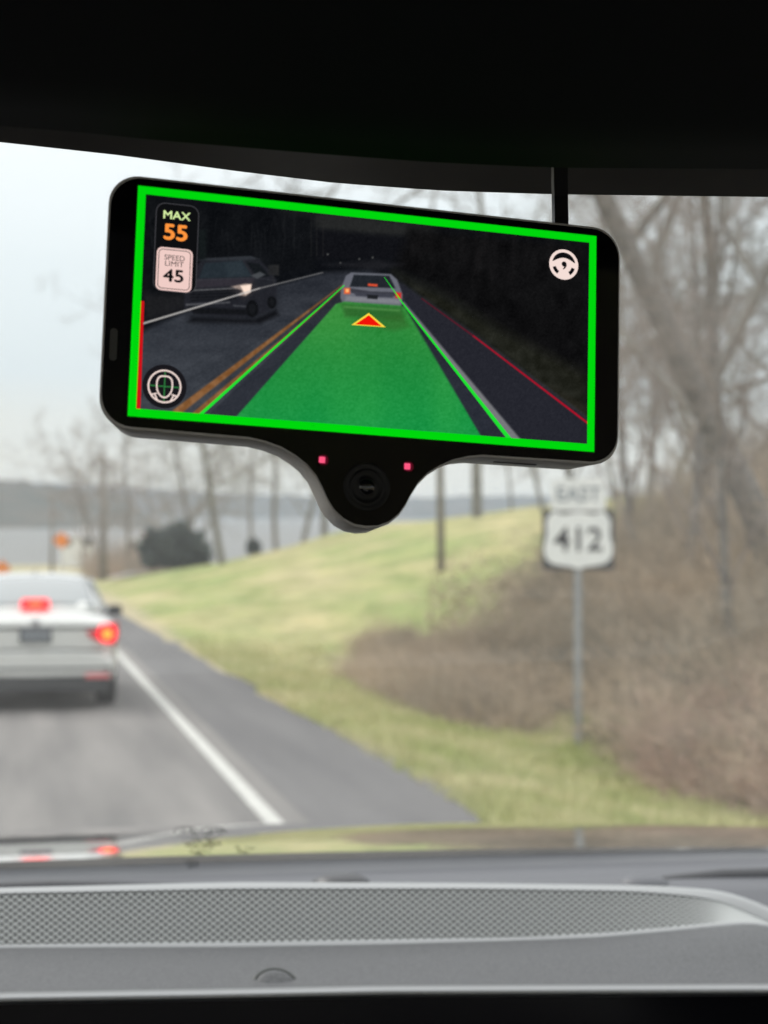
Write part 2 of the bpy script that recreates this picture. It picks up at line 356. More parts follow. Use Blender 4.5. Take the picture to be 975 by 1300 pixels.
HILL = [(0, 283, 78, .7, .95, 'forked bare tree on the hilltop, beside the dark evergreen bush'),
 (1, 350, 80, 1.9, .95, 'single straight bare tree on the hilltop, right of the forked one'),
 (4, 412, 84, 3.0, .85, 'bare tree on the hilltop partly behind the camera housing'),
 (0, 605, 72, 2.2, 1.3, 'thick dark trunk on the crest below the right half of the display'),
 (3, 165, 105, .4, 1.0, 'small reddish tree left of the dark evergreen bush'),
 (1, 196, 118, 2.5, .8, 'low reddish tree behind the dark evergreen bush'),
 (3, 108, 150, 1.4, 1.0, 'faint far tree by the orange diamond sign'),
 (1, 135, 128, 3.6, 1.0, 'reddish bare tree right behind the dark roadside pole'),
 (4, 250, 112, .8, .95, 'wide bare crown just right of the evergreen bush, behind the hilltop'),
 (0, 318, 104, 4.1, .85, 'slender bare tree between the forked tree and the straight tree on the hilltop'),
 (4, 382, 98, 5.0, .8, 'wide-crowned bare tree left of the camera housing, beyond the crest'),
 (2, 215, 150, 2.9, .9, 'leaning far tree whose crown shows above the evergreen bush'),
 (1, 235, 140, 5.5, .75, 'far bare tree behind the bush, against the lake')]
for a in HILL: place(*a, group=G2)
# brush on the bank: thousands of bare stems, vines and dead leaves
def yb(a): return np.interp(a, [.10, .165, .20, .222, .30, .342, .408, .5, .8], [60, 31, 26, 23.3, 21.0, 16.4, 14.4, 12, 9])
def scatter(n, x0, x1, y0, y1, cond):
    X = rng.uniform(x0, x1, n*4); Y = rng.uniform(y0, y1, n*4); k = cond(X, Y); return X[k][:n], Y[k][:n]
def thicket(name, label, n, cond, hfun, mats_, x0=4.2, x1=30, y0=9, y1=42, stems=10, seed=1):
    X, Y = scatter(n, x0, x1, y0, y1, cond); A = []; B = []; ra = []; rb = []; mi = []
    Z = terrain(X, Y)
    for x, y, z in zip(X, Y, Z):
        hh = hfun(x, y)*rng.uniform(.55, 1.25)
        if y < 60:                                             # the thicket is low at its open end and climbs towards the wood
            hh = min(hh, (1.72+y*float(np.interp(x/y, [.172, .222, .257, .278, .318, .363, .42], [-.045, -.027, -.012, .0, .022, .05, .11]))-z)*rng.choice([.45, .7, .9, 1.05, 1.35]))
            if hh < .22: continue
        c = int(np.clip(float(vnoise(x, y, .75, 90+seed))*1.9-.45+rng.normal(0, .14), 0, .999)*len(mats_)); ns = stems
        p = np.stack([x+rng.normal(0, .12, ns), y+rng.normal(0, .12, ns), np.full(ns, z-.05)], 1)
        d = np.stack([rng.normal(0, .38, ns), rng.normal(0, .38, ns), np.ones(ns)], 1); L_ = hh/5*rng.uniform(.5, 1.2, ns)
        r = rng.uniform(.004, .011, ns)
        for k in range(5):
            d = d+rng.normal(0, .22, (ns, 3)); d[:, 2] -= .16*k*.5; dn = d/np.linalg.norm(d, axis=1, keepdims=True)
            q = p+dn*L_[:, None]; A.append(p); B.append(q); ra.append(r*(1-k*.15)); rb.append(r*(1-(k+1)*.15)); mi.append(np.full(ns, c))
            sd_ = dn+rng.normal(0, .6, (ns, 3)); A.append(q); B.append(q+sd_*L_[:, None]*.8); ra.append(r*.45); rb.append(r*.2); mi.append(np.full(ns, c)); p = q
    V, F = prisms(np.concatenate(A), np.concatenate(B), np.concatenate(ra), np.concatenate(rb), 3); mi = np.concatenate(mi)
    o = mesh(name, V, F, mats=mats_, mi=np.tile(mi, 3)); return tag(o, label, 'brush', kind='stuff')
M_B1 = mat('brush_grey', (.27, .225, .165), .95, noise=((.45, .385, .295), 1.0), spec=.1)
M_B2 = mat('brush_tan', (.44, .345, .25), .95, noise=((.58, .47, .35), 1.0), spec=.1)
M_B3 = mat('brush_dark', (.13, .125, .095), .95, noise=((.21, .195, .155), 1.0), spec=.1)
M_B4 = mat('brush_russet', (.40, .28, .22), .95, noise=((.52, .385, .31), 1.0), spec=.1)
hf = lambda x, y: np.interp(x, [4.5, 6, 8, 11, 20], [.45, .85, 1.25, 2.0, 2.7])
thicket('undergrowth', 'grey-brown tangle of bare brush covering the bank behind the road sign', 3800,
        lambda X, Y: (Y > yb(X/Y)+.3) & (X/Y > .192+rng.random(len(X))*.045) & (X/Y < .62) & (X > 4.8+sstep(Y, 27, 35)*4.4+(vnoise(X, Y, .6, 77)-.5)*1.5*sstep(Y, 24, 28)) & ((vnoise(X, Y, .45, 21) > .22)), hf, [M_B1, M_B1, M_B3, M_B2])
thicket('undergrowth', 'russet dead weeds in the near right corner of the bank', 520,
        lambda X, Y: (Y > yb(X/Y)) & (X/Y > .34) & (X/Y < .60) & (Y < 19) & (X < 9), lambda x, y: .85, [M_B4, M_B2, M_B4], y0=9, y1=20, x1=10)
thicket('undergrowth', 'pale tan weeds at the left end of the brush', 900,
        lambda X, Y: (Y > yb(X/Y)-.5) & (X/Y > .168+rng.random(len(X))*.03) & (X/Y < .27) & (X < 7.0), lambda x, y: .65, [M_B2, M_B2, M_B1], y0=20, y1=38, x1=8)
thicket('undergrowth', 'reddish-brown scrub by the far roadside, left of the evergreen bush', 260,
        lambda X, Y: (X/Y > .035) & (X/Y < .085), lambda x, y: 2.6, [M_TWR, M_B1, M_B4], x0=3, x1=14, y0=96, y1=150, stems=14)
# dead leaves and evergreen sprigs caught in the brush, and the grass blades of the verge
def flecks(name, label, cat, X, Y, Z, size, m, upright=0):
    n = len(X); P = np.stack([X, Y, Z], 1); a = rng.normal(0, 1, (n, 3)); b = rng.normal(0, 1, (n, 3))
    if upright: a = a*np.array([.25, .25, 0])+np.array([0, 0, 1]); b = np.stack([rng.normal(0, 1, n), rng.normal(0, 1, n), np.zeros(n)], 1)
    a /= np.linalg.norm(a, axis=1, keepdims=True); b /= np.linalg.norm(b, axis=1, keepdims=True)
    s = (size*rng.uniform(.5, 1.4, n))[:, None]; wv = s*(.13 if upright else .6)
    V = np.stack([P-b*wv, P+b*wv, P+a*s+b*wv*(.1 if upright else .8), P+a*s*(1 if upright else 1)-b*wv*(.1 if upright else .8)], 1).reshape(-1, 3)
    return tag(mesh(name, V, np.arange(n*4).reshape(-1, 4), m), label, cat, kind='stuff')
cnd = lambda X, Y: (Y > yb(X/Y)+.3) & (X/Y > .215) & (X/Y < .6) & (X > 4.9) & (vnoise(X, Y, .45, 21) > .32)
X, Y = scatter(26000, 4.5, 26, 10, 40, cnd); flecks('dead_leaves', 'brown dead leaves caught in the brush', 'leaves', X, Y, terrain(X, Y)+rng.random(len(X))**2*hf(X, Y)*.6, .05, mat('dead_leaf', (.30, .23, .15), .9, noise=((.46, .36, .26), 2)))
cg = lambda X, Y: cnd(X, Y) & (X/Y > .285) & (vnoise(X, Y, .33, 31) > .62)
X, Y = scatter(9000, 4.5, 26, 10, 40, cg); flecks('privet_leaves', 'patches of dull green leaves low in the brush', 'leaves', X, Y, terrain(X, Y)+rng.random(len(X))*hf(X, Y)*.3, .05, mat('privet_leaf', (.13, .165, .085), .8, noise=((.21, .24, .13), 2)))
cv = lambda X, Y: (X > 2.88) & (Y < yb(X/Y)+1.5) & (X/Y < .62)
X, Y = scatter(36000, 2.7, 8.5, 8, 40, lambda a, b: cv(a, b) & (rng.random(len(a)) > (b-11)/27)); M_BL = mat('grass_blade', (.34, .38, .14), .9, noise=((.62, .56, .34), .9), spec=.15)
flecks('grass', 'green and straw coloured grass blades on the roadside verge', 'grass', X, Y, terrain(X, Y)-.01, .11, M_BL, 1)

# ------------------------------------------------------------ roadside things
M_GALV = mat('galvanised_steel', (.36, .37, .38), .5, .3, noise=((.27, .28, .29), 9))
M_SW = mat('sign_white', (.80, .81, .80), .55, noise=((.72, .74, .74), 5)); M_SB = mat('sign_black', (.035, .035, .04), .6)
M_SG = mat('sign_faded_lettering', (.24, .27, .30), .6); M_ALU = mat('sign_aluminium_back', (.4, .41, .42), .45, .7)
def text_mesh(name, s, size, m, parent, loc, rot=(0, 0, 0), bold=0, align='CENTER', sx=1, ext=0):
    c = bpy.data.curves.new(name, 'FONT'); c.body = s; c.size = size; c.align_x = align; c.align_y = 'CENTER'; c.offset = bold; c.extrude = ext; c.resolution_u = 6
    o = bpy.data.objects.new(name, c); COL.objects.link(o); dg = bpy.context.evaluated_depsgraph_get(); dg.update()
    me = bpy.data.meshes.new_from_object(o.evaluated_get(dg)); COL.objects.unlink(o); bpy.data.objects.remove(o)
    me.materials.clear(); me.materials.append(m)
    q = bpy.data.objects.new(name, me); COL.objects.link(q); q.parent = parent; q.location = loc; q.rotation_euler = rot; q.scale = (sx, 1, 1); return q
SX, SY = 6.04, 20.2
rs = thing('road_sign', 'white route marker sign reading EAST 412 on a grey metal post in the verge', 'road sign', (SX, SY, tz(SX, SY)))
rs.rotation_euler.z = R(-8); zt = 2.52-tz(SX, SY)
pb = MB()                                                     # U-channel post
pb.add([(a, b, z) for z in (-.3, zt-.05) for a, b in ((-.045, .012), (-.03, .012), (-.022, -.02), (.022, -.02), (.03, .012), (.045, .012), (.045, .006), (.034, .006), (.026, -.026), (-.026, -.026), (-.034, .006), (-.045, .006))],
       [(i, (i+1) % 12, (i+1) % 12+12, i+12) for i in range(12)]+[tuple(range(12)), tuple(range(12, 24))[::-1]])
pb.build('post', M_GALV, rs)
def plate(P, name, m, yf, th, cz, parent, cx=0):
    n = len(P); V = [(cx+p[0], yf, cz+p[1]) for p in P]+[(cx+p[0], yf+th, cz+p[1]) for p in P]
    return mesh(name, V, [tuple(range(n)), tuple(range(n, 2*n))[::-1]]+[(i, i+n, (i+1) % n+n, (i+1) % n) for i in range(n)], m, parent)
cz1 = zt-.155
pl_ = plate(rrect(.61, .36, .035), 'direction_plate', M_SW, -.036, .004, cz1-.02, rs)
bd = MB(); 
text_mesh('lettering', 'EAST', .23, M_SG, pl_, (0, -.0385, cz1-.02), (R(90), 0, 0), .006, sx=.98)
# route shield outline
half = [(0, .305), (.10, .29), (.17, .275), (.25, .305), (.30, .30), (.345, .235), (.36, .17), (.352, .10), (.355, .03), (.378, -.05), (.385, -.13), (.36, -.21), (.30, -.265), (.20, -.285), (.09, -.30), (0, -.33)]
shp = half+[(-x, y) for x, y in half[-2:0:-1]]
cz2 = cz1-.02-.18-.315
bk = plate(rrect(.80, .665, .03), 'shield_blank', M_SB, -.036, .004, cz2, rs)
sh = plate([(x*1.0, y*1.0) for x, y in shp], 'shield', M_SW, -.0395, .003, cz2, rs)
text_mesh('numerals', '412', .37, M_SB, sh, (0, -.0415, cz2-.01), (R(90), 0, 0), .008, sx=.98)
for z in (cz1+.08, cz1-.1, cz2+.2, cz2-.2): MB().lathe([(.009, -.045), (.009, -.038)], (0, 0, z), 'y', 10).build('bolt', M_GALV, rs)
# utility pole
M_WD = mat('weathered_pole_wood', (.17, .15, .13), .9, noise=((.26, .235, .21), 4), spec=.1)
def pole(px, py, Y, h, r, label, lean=0):
    p = aty(px, py, Y); z = tz(p.x, Y); o = thing('utility_pole', label, 'pole', (p.x, Y, z), None)
    MB().tube([(0, 0, -.3), (lean*h*.5, 0, h*.5), (lean*h, 0, h)], [r, r*.85, r*.72], 12).build('shaft', M_WD, o, True)
    b = MB(); b.tube([(lean*h-.6, -.16, h-.4), (lean*h+.6, -.16, h-.4)], .045, 6); b.build('crossarm', M_WD, o)
    for dx in (-.5, .5): MB().lathe([(.03, 0), (.05, .04), (.03, .08), (.045, .12), (.02, .15)], (lean*h+dx, -.16, h-.355), 'z', 10).build('insulator', M_GALV, o)
    return o
pole(560, 740, 45, 6.6, .10, 'weathered wooden pole on the grass slope below the camera housing', -.01)
pole(131, 730, 95, 6.2, .2, 'dark wooden pole at the roadside ahead, left of the evergreen bush')
pole(66, 715, 170, 7.0, .17, 'distant thin pole left of the orange diamond sign')
# evergreen bush
def leafy(name, label, px, Y, dims, n, m, leaf=.16):
    p = aty(px, 715, Y); z = tz(p.x, Y); o = thing(name, label, 'bush', (p.x, Y, z))
    u = rng.normal(0, 1, (n, 3)); u /= np.linalg.norm(u, axis=1, keepdims=True); u[:, 2] = np.abs(u[:, 2])
    nn = 1+.16*np.sin(u[:, 0]*9+1)*np.cos(u[:, 2]*7)+.1*rng.normal(0, 1, n); rr = nn*rng.uniform(.75, 1, n)
    P = np.sign(u)*np.abs(u)**.7*np.array(dims)*rr[:, None]; P[:, 2] += .1
    a = rng.normal(0, 1, (n, 3)); b = np.cross(a, rng.normal(0, 1, (n, 3))); a /= np.linalg.norm(a, axis=1, keepdims=True); b /= np.linalg.norm(b, axis=1, keepdims=True)
    s = leaf*rng.uniform(.6, 1.3, (n, 1)); V = np.stack([P-a*s, P-b*s*.5, P+a*s, P+b*s*.5], 1).reshape(-1, 3)
    mesh('foliage', V, np.arange(n*4).reshape(-1, 4), m, o)
    st = MB()
    for k in range(5): st.tube([(0, 0, -.1), (math.cos(k)*dims[0]*.3, math.sin(k)*dims[1]*.3, dims[2]*.45), (math.cos(k)*dims[0]*.55, math.sin(k)*dims[1]*.5, dims[2]*.8)], [.07, .05, .02], 6)
    st.build('stem', M_BK, o); return o
M_EV = mat('evergreen_leaf', (.028, .042, .036), .8, noise=((.05, .07, .06), 2))
leafy('evergreen_bush', 'dense dark blue-green evergreen bush at the foot of the grassy hill', 222, 88, (1.5, 1.3, 1.75), 9000, M_EV)
leafy('evergreen_bush', 'small dark shrub on the hilltop beside the straight bare tree', 322, 84, (.3, .3, .55), 700, M_EV, .1)
# driveway strip, house, brown shed, orange signs
M_CON = mat('driveway_concrete', (.42, .42, .41), .85, noise=((.34, .34, .33), 2))
V = []; dvp = [(138, 737, 82), (158, 728, 86), (180, 724, 92), (205, 721, 100)]
for px, py, Y in dvp:
    p = aty(px, py, Y); V.append((p.x-.2, Y-1.4, max(tz(p.x-.2, Y-1.4), tz(p.x+.4, Y+4))+.14)); V.append((p.x+.4, Y+4, tz(p.x+.4, Y+4)+.22))
tag(mesh('driveway', V, [(2*i, 2*i+2, 2*i+3, 2*i+1) for i in range(3)], M_CON), None, None, kind='structure')
M_BR = mat('red_brick', (.27, .19, .18), .9, noise=((.33, .23, .21), 8)); M_RF = mat('grey_roof_shingle', (.25, .245, .24), .9, noise=((.32, .31, .30), 6))
M_GL = mat('window_glass_dark', (.12, .125, .13), .2); M_TR = mat('white_trim', (.75, .75, .73), .5)
def house(px, pyb, Y, w_, d_, hw, hr, wall, label, name='house', base=None):
    p = aty(px, pyb, Y); z = p.z; o = thing(name, label, 'house', (p.x, Y, z))
    MB().box((0, 0, hw/2-1.2), (w_, d_, hw+2.4)).build('wall', wall, o)
    r = MB(); e_ = .35; r.add([(-w_/2-e_, -d_/2-e_, hw-.05), (w_/2+e_, -d_/2-e_, hw-.05), (w_/2+e_, d_/2+e_, hw-.05), (-w_/2-e_, d_/2+e_, hw-.05), (-w_/2-e_, 0, hw+hr), (w_/2+e_, 0, hw+hr),],
          [(0, 1, 5, 4), (2, 3, 4, 5), (0, 4, 3), (1, 2, 5), (0, 3, 2, 1)]); rf = r.build('roof', M_RF, o)
    MB().box((w_*.25, 0, hw+hr+.1), (.6, .6, 1.2)).build('chimney', wall, rf)
    for k in range(3):
        x = (k-1)*w_*.3
        if k == 1:
            dr = MB().box((x, -d_/2-.03, 1.05), (1.0, .07, 2.1)).build('door', M_TR, o); MB().box((x+.38, -d_/2-.1, 1.0), (.05, .06, .12)).build('handle', M_GALV, dr)
        else:
            wn = MB().box((x, -d_/2-.02, 1.5), (1.2, .06, 1.3)).build('window', M_TR, o)
            MB().box((x, -d_/2-.06, 1.5), (1.0, .04, 1.1)).build('pane', M_GL, wn)
    return o
M_BW = mat('brown_board', (.30, .21, .17), .9, noise=((.40, .29, .24), 5))
house(176, 716, 165, 2.6, 4, 1.5, .6, M_BW, 'small brown shed past the roadside pole', 'shed')
house(97, 703, 240, 4.0, 6, 2.0, .9, mat('white_siding', (.7, .7, .68), .7), 'white house by the lake behind the orange diamond sign')
M_OR = mat('orange_sign_face', (.85, .26, .03), .6); 
def osign(px, py, Y, s, label, lettering=None):
    p = aty(px, py, Y); z = tz(p.x, Y); h_ = p.z-z; o = thing('warning_sign', label, 'road sign', (p.x, Y, z))
    MB().box((0, .03, (h_-.3)/2), (.07, .05, h_+.2)).build('post', M_GALV, o)
    P = [(0, s), (s, 0), (0, -s), (-s, 0)]; f = plate(P, 'face', M_OR, -.02, .02, h_, o); P2 = [(a*.93, b*.93) for a, b in P]
    n = 4; bm_ = [(a, -.026, h_+b) for a, b in P2]+[(a*.95, -.026, h_+b*.95) for a, b in P2]
    mesh('border', bm_, [(i, (i+1) % 4, (i+1) % 4+4, i+4) for i in range(4)], M_SB, f)
    return o
osign(78, 686, 130, .62, 'orange diamond warning sign beside the road far ahead')
osign(3, 722, 110, .52, 'orange diamond warning sign at the left picture edge, above the car roof')

# ------------------------------------------------------------ the silver sedan ahead
def sedan():
    root = thing('sedan', 'silver sedan braking ahead in the lane with its red rear lights on', 'car', (.13, 20.75, 0))
    paint = mat('silver_paint', (.58, .59, .57), .3, .2, coat=.6); dark = mat('black_plastic', (.025, .027, .03), .6)
    glass = mat('car_glass', (.24, .265, .27), .14, spec=1, coat=.3); rub = mat('tyre_rubber', (.02, .02, .022), .85); al = mat('rim_alloy', (.5, .5, .52), .3, .8)  # car glass base kept pale to stand in for reflected sky
    def loft(name, S, m, parent=root, sub=2, closed=False, cap=True):
        n = len(S[0]); V = [v for s in S for v in s]; F = []
        for i in range(len(S)-1):
            for k in range(n-1): F.append((i*n+k, i*n+k+1, (i+1)*n+k+1, (i+1)*n+k))
        if cap: F += [tuple(range(n))[::-1], tuple((len(S)-1)*n+k for k in range(n))]
        o = mesh(name, V, F, m, parent, True); q = o.modifiers.new('s', 'SUBSURF'); q.levels = q.render_levels = sub; return o
    # lower body: y from rear bumper (0) to nose (4.7)
    S = []
    for y, zb, zt_, w_ in ((0, .42, .92, .78), (.03, .38, .985, .83), (.12, .30, 1.03, .88), (.55, .24, 1.045, .90), (1.1, .22, 1.02, .905), (2.3, .2, .98, .905), (3.3, .2, .96, .905), (4.0, .22, .90, .89), (4.5, .28, .76, .83), (4.68, .35, .62, .72)):
        h_ = zt_-zb; half_ = [(0, zt_+.012), (w_*.55, zt_+.008), (w_*.86, zt_-.02), (w_*.96, zt_-.10), (w_*1.0, zt_-.22*1), (w_*1.0, zb+h_*.42), (w_*.985, zb+h_*.2), (w_*.95, zb+.02), (w_*.8, zb-.03), (0, zb-.04)]
        S.append([(x, y, z) for x, z in half_]+[(-x, y, z) for x, z in half_[-2:0:-1]]+[(0, y, zt_+.012)])
    loft('body', S, paint)
    # greenhouse
    S = []
    for y, z0, z1, w0, w1 in ((.62, 1.0, 1.06, .72, .66), (.95, 1.0, 1.24, .80, .62), (1.38, 1.0, 1.425, .82, .585), (1.9, .98, 1.465, .83, .59), (2.5, .97, 1.46, .83, .59), (2.95, .96, 1.36, .82, .60), (3.55, .94, 1.0, .75, .66)):
        half_ = [(0, z1+.012), (w1*.6, z1+.008), (w1*.93, z1-.015), (w1+.02, z1-.05), ((w0+w1)/2+.01, (z0+z1)/2), (w0, z0)]
        S.append([(x, y, z) for x, z in half_]+[(-x, y, z) for x, z in half_[-1:0:-1]]+[(0, y, z1+.012)])
    loft('cabin', S, paint)
    # rear window: curved panel just proud of the cabin rear slope
    V = []; F = []; nx, ny = 13, 7
    for j in range(ny):
        f = j/(ny-1); y = .72+f*.60; z = 1.095+.325*(1-(1-f)**1.25); hw = .665-.10*f
        for i in range(nx):
            u = i/(nx-1)*2-1; V.append((u*hw, y-.012+.055*abs(u)**3, z-.035*abs(u)**2.5+.012))
    for j in range(ny-1):
        for i in range(nx-1): F.append((j*nx+i, j*nx+i+1, (j+1)*nx+i+1, (j+1)*nx+i))
    rw = mesh('rear_window', V, F, glass, root, True); so = rw.modifiers.new('t', 'SOLIDIFY'); so.thickness = .012; so.offset = 1
    for sx in (-1, 1):
        V = [(sx*.818, 1.3, 1.03), (sx*.828, 1.95, 1.0), (sx*.828, 2.6, .99), (sx*.80, 3.3, .985), (sx*.66, 2.85, 1.31), (sx*.645, 2.45, 1.395), (sx*.645, 1.95, 1.40), (sx*.66, 1.5, 1.36)]
        m_ = mesh('side_window', V, [tuple(range(8))], glass, root); so = m_.modifiers.new('t', 'SOLIDIFY'); so.thickness = .03; so.offset = 0
    # windscreen
    mesh('windscreen', [(-.6, 2.92, 1.395), (.6, 2.92, 1.395), (.7, 3.52, 1.03), (-.7, 3.52, 1.03)], [(0, 1, 2, 3)], glass, root)
    # trunk crease, lower bumper, diffuser
    bevel(MB().box((0, .015, .915), (1.36, .03, .022)).build('trunk_lip', paint, root), .008)
    MB().box((0, .0, .897), (1.40, .02, .03)).build('trunk_lip_shade', dark, root)  # dark strip painted in for the shade under the trunk lip
    bevel(MB().box((0, -.012, .655), (1.45, .03, .014)).build('lid_seam', dark, root), .004)
    bb = loft('bumper', [[(x*s_, y, z) for x, z in ((0, .64), (.62, .64), (.83, .60), (.875, .50), (.86, .40), (.6, .375), (0, .37))]+[(-x*s_, y, z) for x, z in ((.6, .375), (.86, .40), (.875, .50), (.83, .60), (.62, .64))]+[(0, y, .64)] for y, s_ in ((-.075, .9), (-.07, .94), (-.03, .985), (.1, 1.005), (.4, 1.01))], paint)
    bevel(MB().box((0, -.05, .455), (1.6, .06, .03)).build('bumper_shade_band', dark, bb), .004)  # dark bar stands in for a band of shading across the bumper
    bevel(MB().box((0, .03, .285), (1.56, .2, .17), taper=1.04).build('diffuser', dark, root), .03)
    MB().box((0, 2.3, .25), (1.5, 4.2, .1)).build('underbody', dark, root)
    # plate (writing too small to read), emblem
    pq = bevel(MB().box((0, -.022, .815), (.305, .014, .13)).build('licence_plate', mat('plate_dark', (.10, .115, .13), .5, noise=((.2, .22, .24), 40)), root), .004)
    MB().box((0, -.012, .815), (.34, .01, .165)).build('plate_frame', dark, root)
    MB().lathe([(.038, -.004), (.045, 0), (.045, .006)], (0, -.008, .955), 'y', 20).build('emblem', al, root)
    # lights
    red = mat('lamp_red_lens', (.45, .01, .02), .15, emit=(1, .015, .03), estr=.04)
    lit = emis('lamp_brake_lit', (1, .008, .018), 2.6); core = emis('lamp_brake_core', (1, .22, .015), 3.2)
    for sx in (-1, 1):
        tl = MB().add([(sx*a, y, z) for a, y, z in ((.54, -.008, .855), (.64, -.005, .87), (.86, .05, .955), (.895, .16, .95), (.90, .16, .80), (.86, .03, .70), (.66, -.012, .75), (.57, -.014, .80),
                                                     (.54, .05, .855), (.64, .05, .87), (.86, .12, .955), (.885, .2, .95), (.89, .2, .80), (.86, .12, .70), (.66, .05, .75), (.57, .05, .80))],
                      [(0, 1, 6, 7), (1, 2, 5, 6), (2, 3, 4, 5)]+[(i, (i+1) % 8, (i+1) % 8+8, i+8) for i in range(8)]).build('taillight', red, root)
        MB().lathe([(.098, -.045), (.103, -.035), (.103, .06)], (sx*.765, 0, .835), 'y', 24).build('brake_lamp', lit, tl)
        MB().lathe([(.042, -.055), (.050, -.05), (.050, -.036)], (sx*.765, 0, .825), 'y', 20).build('bulb', core, tl)
        bevel(MB().box((sx*.66, -.078, .345+.03), (.26, .02, .05)).build('reflector', mat('red_reflector', (.62, .16, .17), .3), root), .006)
    tb = thing_child = MB().add([(x, y, z) for y in (.60, .68) for x, z in rrect(.315, .115, .045, 0, 1.135, 6)], [tuple(range(24)), tuple(range(24, 48))[::-1]]+[(i, (i+1) % 24, (i+1) % 24+24, i+24) for i in range(24)]).build('high_brake_light', lit, root)
    MB().add([(x, .592, z) for x, z in rrect(.15, .06, .025, 0, 1.135, 5)], [tuple(range(20))]).build('bulb', emis('lamp_core_dim', (1, .09, .03), 3), tb)
    # mirrors, antenna
    for sx in (-1, 1):
        mr = bevel(MB().box((sx*.99, 3.0, .99), (.17, .10, .13)).build('mirror', dark, root), .03); MB().box((sx*.89, 3.0, .965), (.1, .05, .04)).build('arm', dark, mr)
    MB().add([(-.01, 1.55, 1.47), (.01, 1.55, 1.47), (.01, 1.75, 1.47), (-.01, 1.75, 1.47), (-.004, 1.57, 1.53), (.004, 1.57, 1.53)], [(0, 1, 5, 4), (1, 2, 5), (0, 4, 3), (3, 4, 5, 2)]).build('antenna_fin', dark, root)
    for sx in (-1, 1):
        for y in (.9, 3.65):
            wh = MB().lathe([(.20, -.105), (.30, -.11), (.325, -.09), (.33, 0), (.325, .09), (.30, .11), (.20, .105)], (0, 0, 0), 'x', 32).build('wheel', rub, root, True); wh.location = (sx*.785, y, .33)
            rm = MB()
            for k in range(5):
                a = k*2*math.pi/5; rm.add([(sx*.108, math.cos(a+d)*r_, math.sin(a+d)*r_) for r_, d in ((.03, -.6), (.2, -.14), (.2, .14), (.03, .6))]+[(sx*.08, math.cos(a+d)*r_, math.sin(a+d)*r_) for r_, d in ((.03, -.6), (.2, -.14), (.2, .14), (.03, .6))], [(0, 1, 2, 3), (0, 4, 5, 1), (2, 6, 7, 3), (4, 7, 6, 5)])
            rm.lathe([(.205, -.09), (.205, .09)], (0, 0, 0), 'x', 32); rm.build('rim', al, wh)
    return root
sedan()

# ------------------------------------------------------------ own car: hood, cowl, windshield, dashboard, roof
own = thing('own_car', 'grey cabin, dashboard, hood and windshield of the car seen from inside', 'car', (.1, 0, 0))
own_off = Vector((.1, 0, 0))
def W(V): return [(v[0]-.1, v[1], v[2]) for v in V]            # world -> child of own car
def grid(name, P, m, parent=own, smooth=True, off=True):
    ny, nx = len(P), len(P[0]); V = [tuple(p) for row in P for p in row]
    F = [(j*nx+i, j*nx+i+1, (j+1)*nx+i+1, (j+1)*nx+i) for j in range(ny-1) for i in range(nx-1)]
    return mesh(name, W(V) if off else V, F, m, parent, smooth)
xg = np.concatenate([np.linspace(-.85, -.12, 12), np.linspace(-.08, .5, 60), np.linspace(.54, 1.05, 12)])
M_HD = mat('hood_paint', (.17, .175, .185), .06, .0, coat=1, spec=.8); M_CW = mat('cowl_plastic', (.075, .08, .09), .5, bump=(60, .15, .002))
P = []
for Y in np.linspace(1.45, 2.75, 40):
    row = []
    for x in xg:
        u = (x-.1)/.95; d = Y-1.45; z = H-.232-.0885*d-(.0328)*d*d - .9*max(0, Y-2.38)**2 - .026*u*u*(1+d*.3)-.25*max(0, abs(u)-.9)
        z += .006*math.exp(-((x+.0)/.09)**2)*0
        row.append((x, Y, z))
    P.append(row)
hood = grid('hood', P, M_HD)
# raised centre panel ends in a crease left of centre
# cowl + wipers
P = [[(x, 1.16+.06*t, H+z) for x in xg] for t, z in ((0, -.262), (1, -.262))]
P = []
for Y, dz in ((1.23, -.262), (1.27, -.238), (1.30, -.234), (1.36, -.243), (1.43, -.246), (1.452, -.238)):
    P.append([(x, Y, H+dz-.010*((x-.1)/.9)**2) for x in xg])
grid('cowl', P, M_CW)
M_WP = mat('wiper_rubber', (.02, .022, .026), .45)
def wiper(P, wd):
    b = MB(); b.tube([tuple(p) for p in W(P)], wd, 8); o = b.build('wiper', M_WP, own, True); return o
wiper([(-.6, 1.31, H-.233), (-.2, 1.33, H-.2340), (.02, 1.345, H-.2355), (.19, 1.32, H-.240)], [.006, .006, .006, .005])
wiper([(.40, 1.31, H-.243), (.50, 1.31, H-.238), (.9, 1.28, H-.234)], [.004, .007, .008])
wp = MB(); wp.lathe([(.022, 0), (.020, .012), (.012, .016)], (.220-.1, 1.315, H-.243), 'z', 20); wp.build('wiper_hub', M_WP, own, True)
wp = MB(); wp.lathe([(.020, 0), (.018, .010), (.010, .014)], (.437-.1, 1.30, H-.246), 'z', 20); wp.build('wiper_hub', M_CW, own, True)
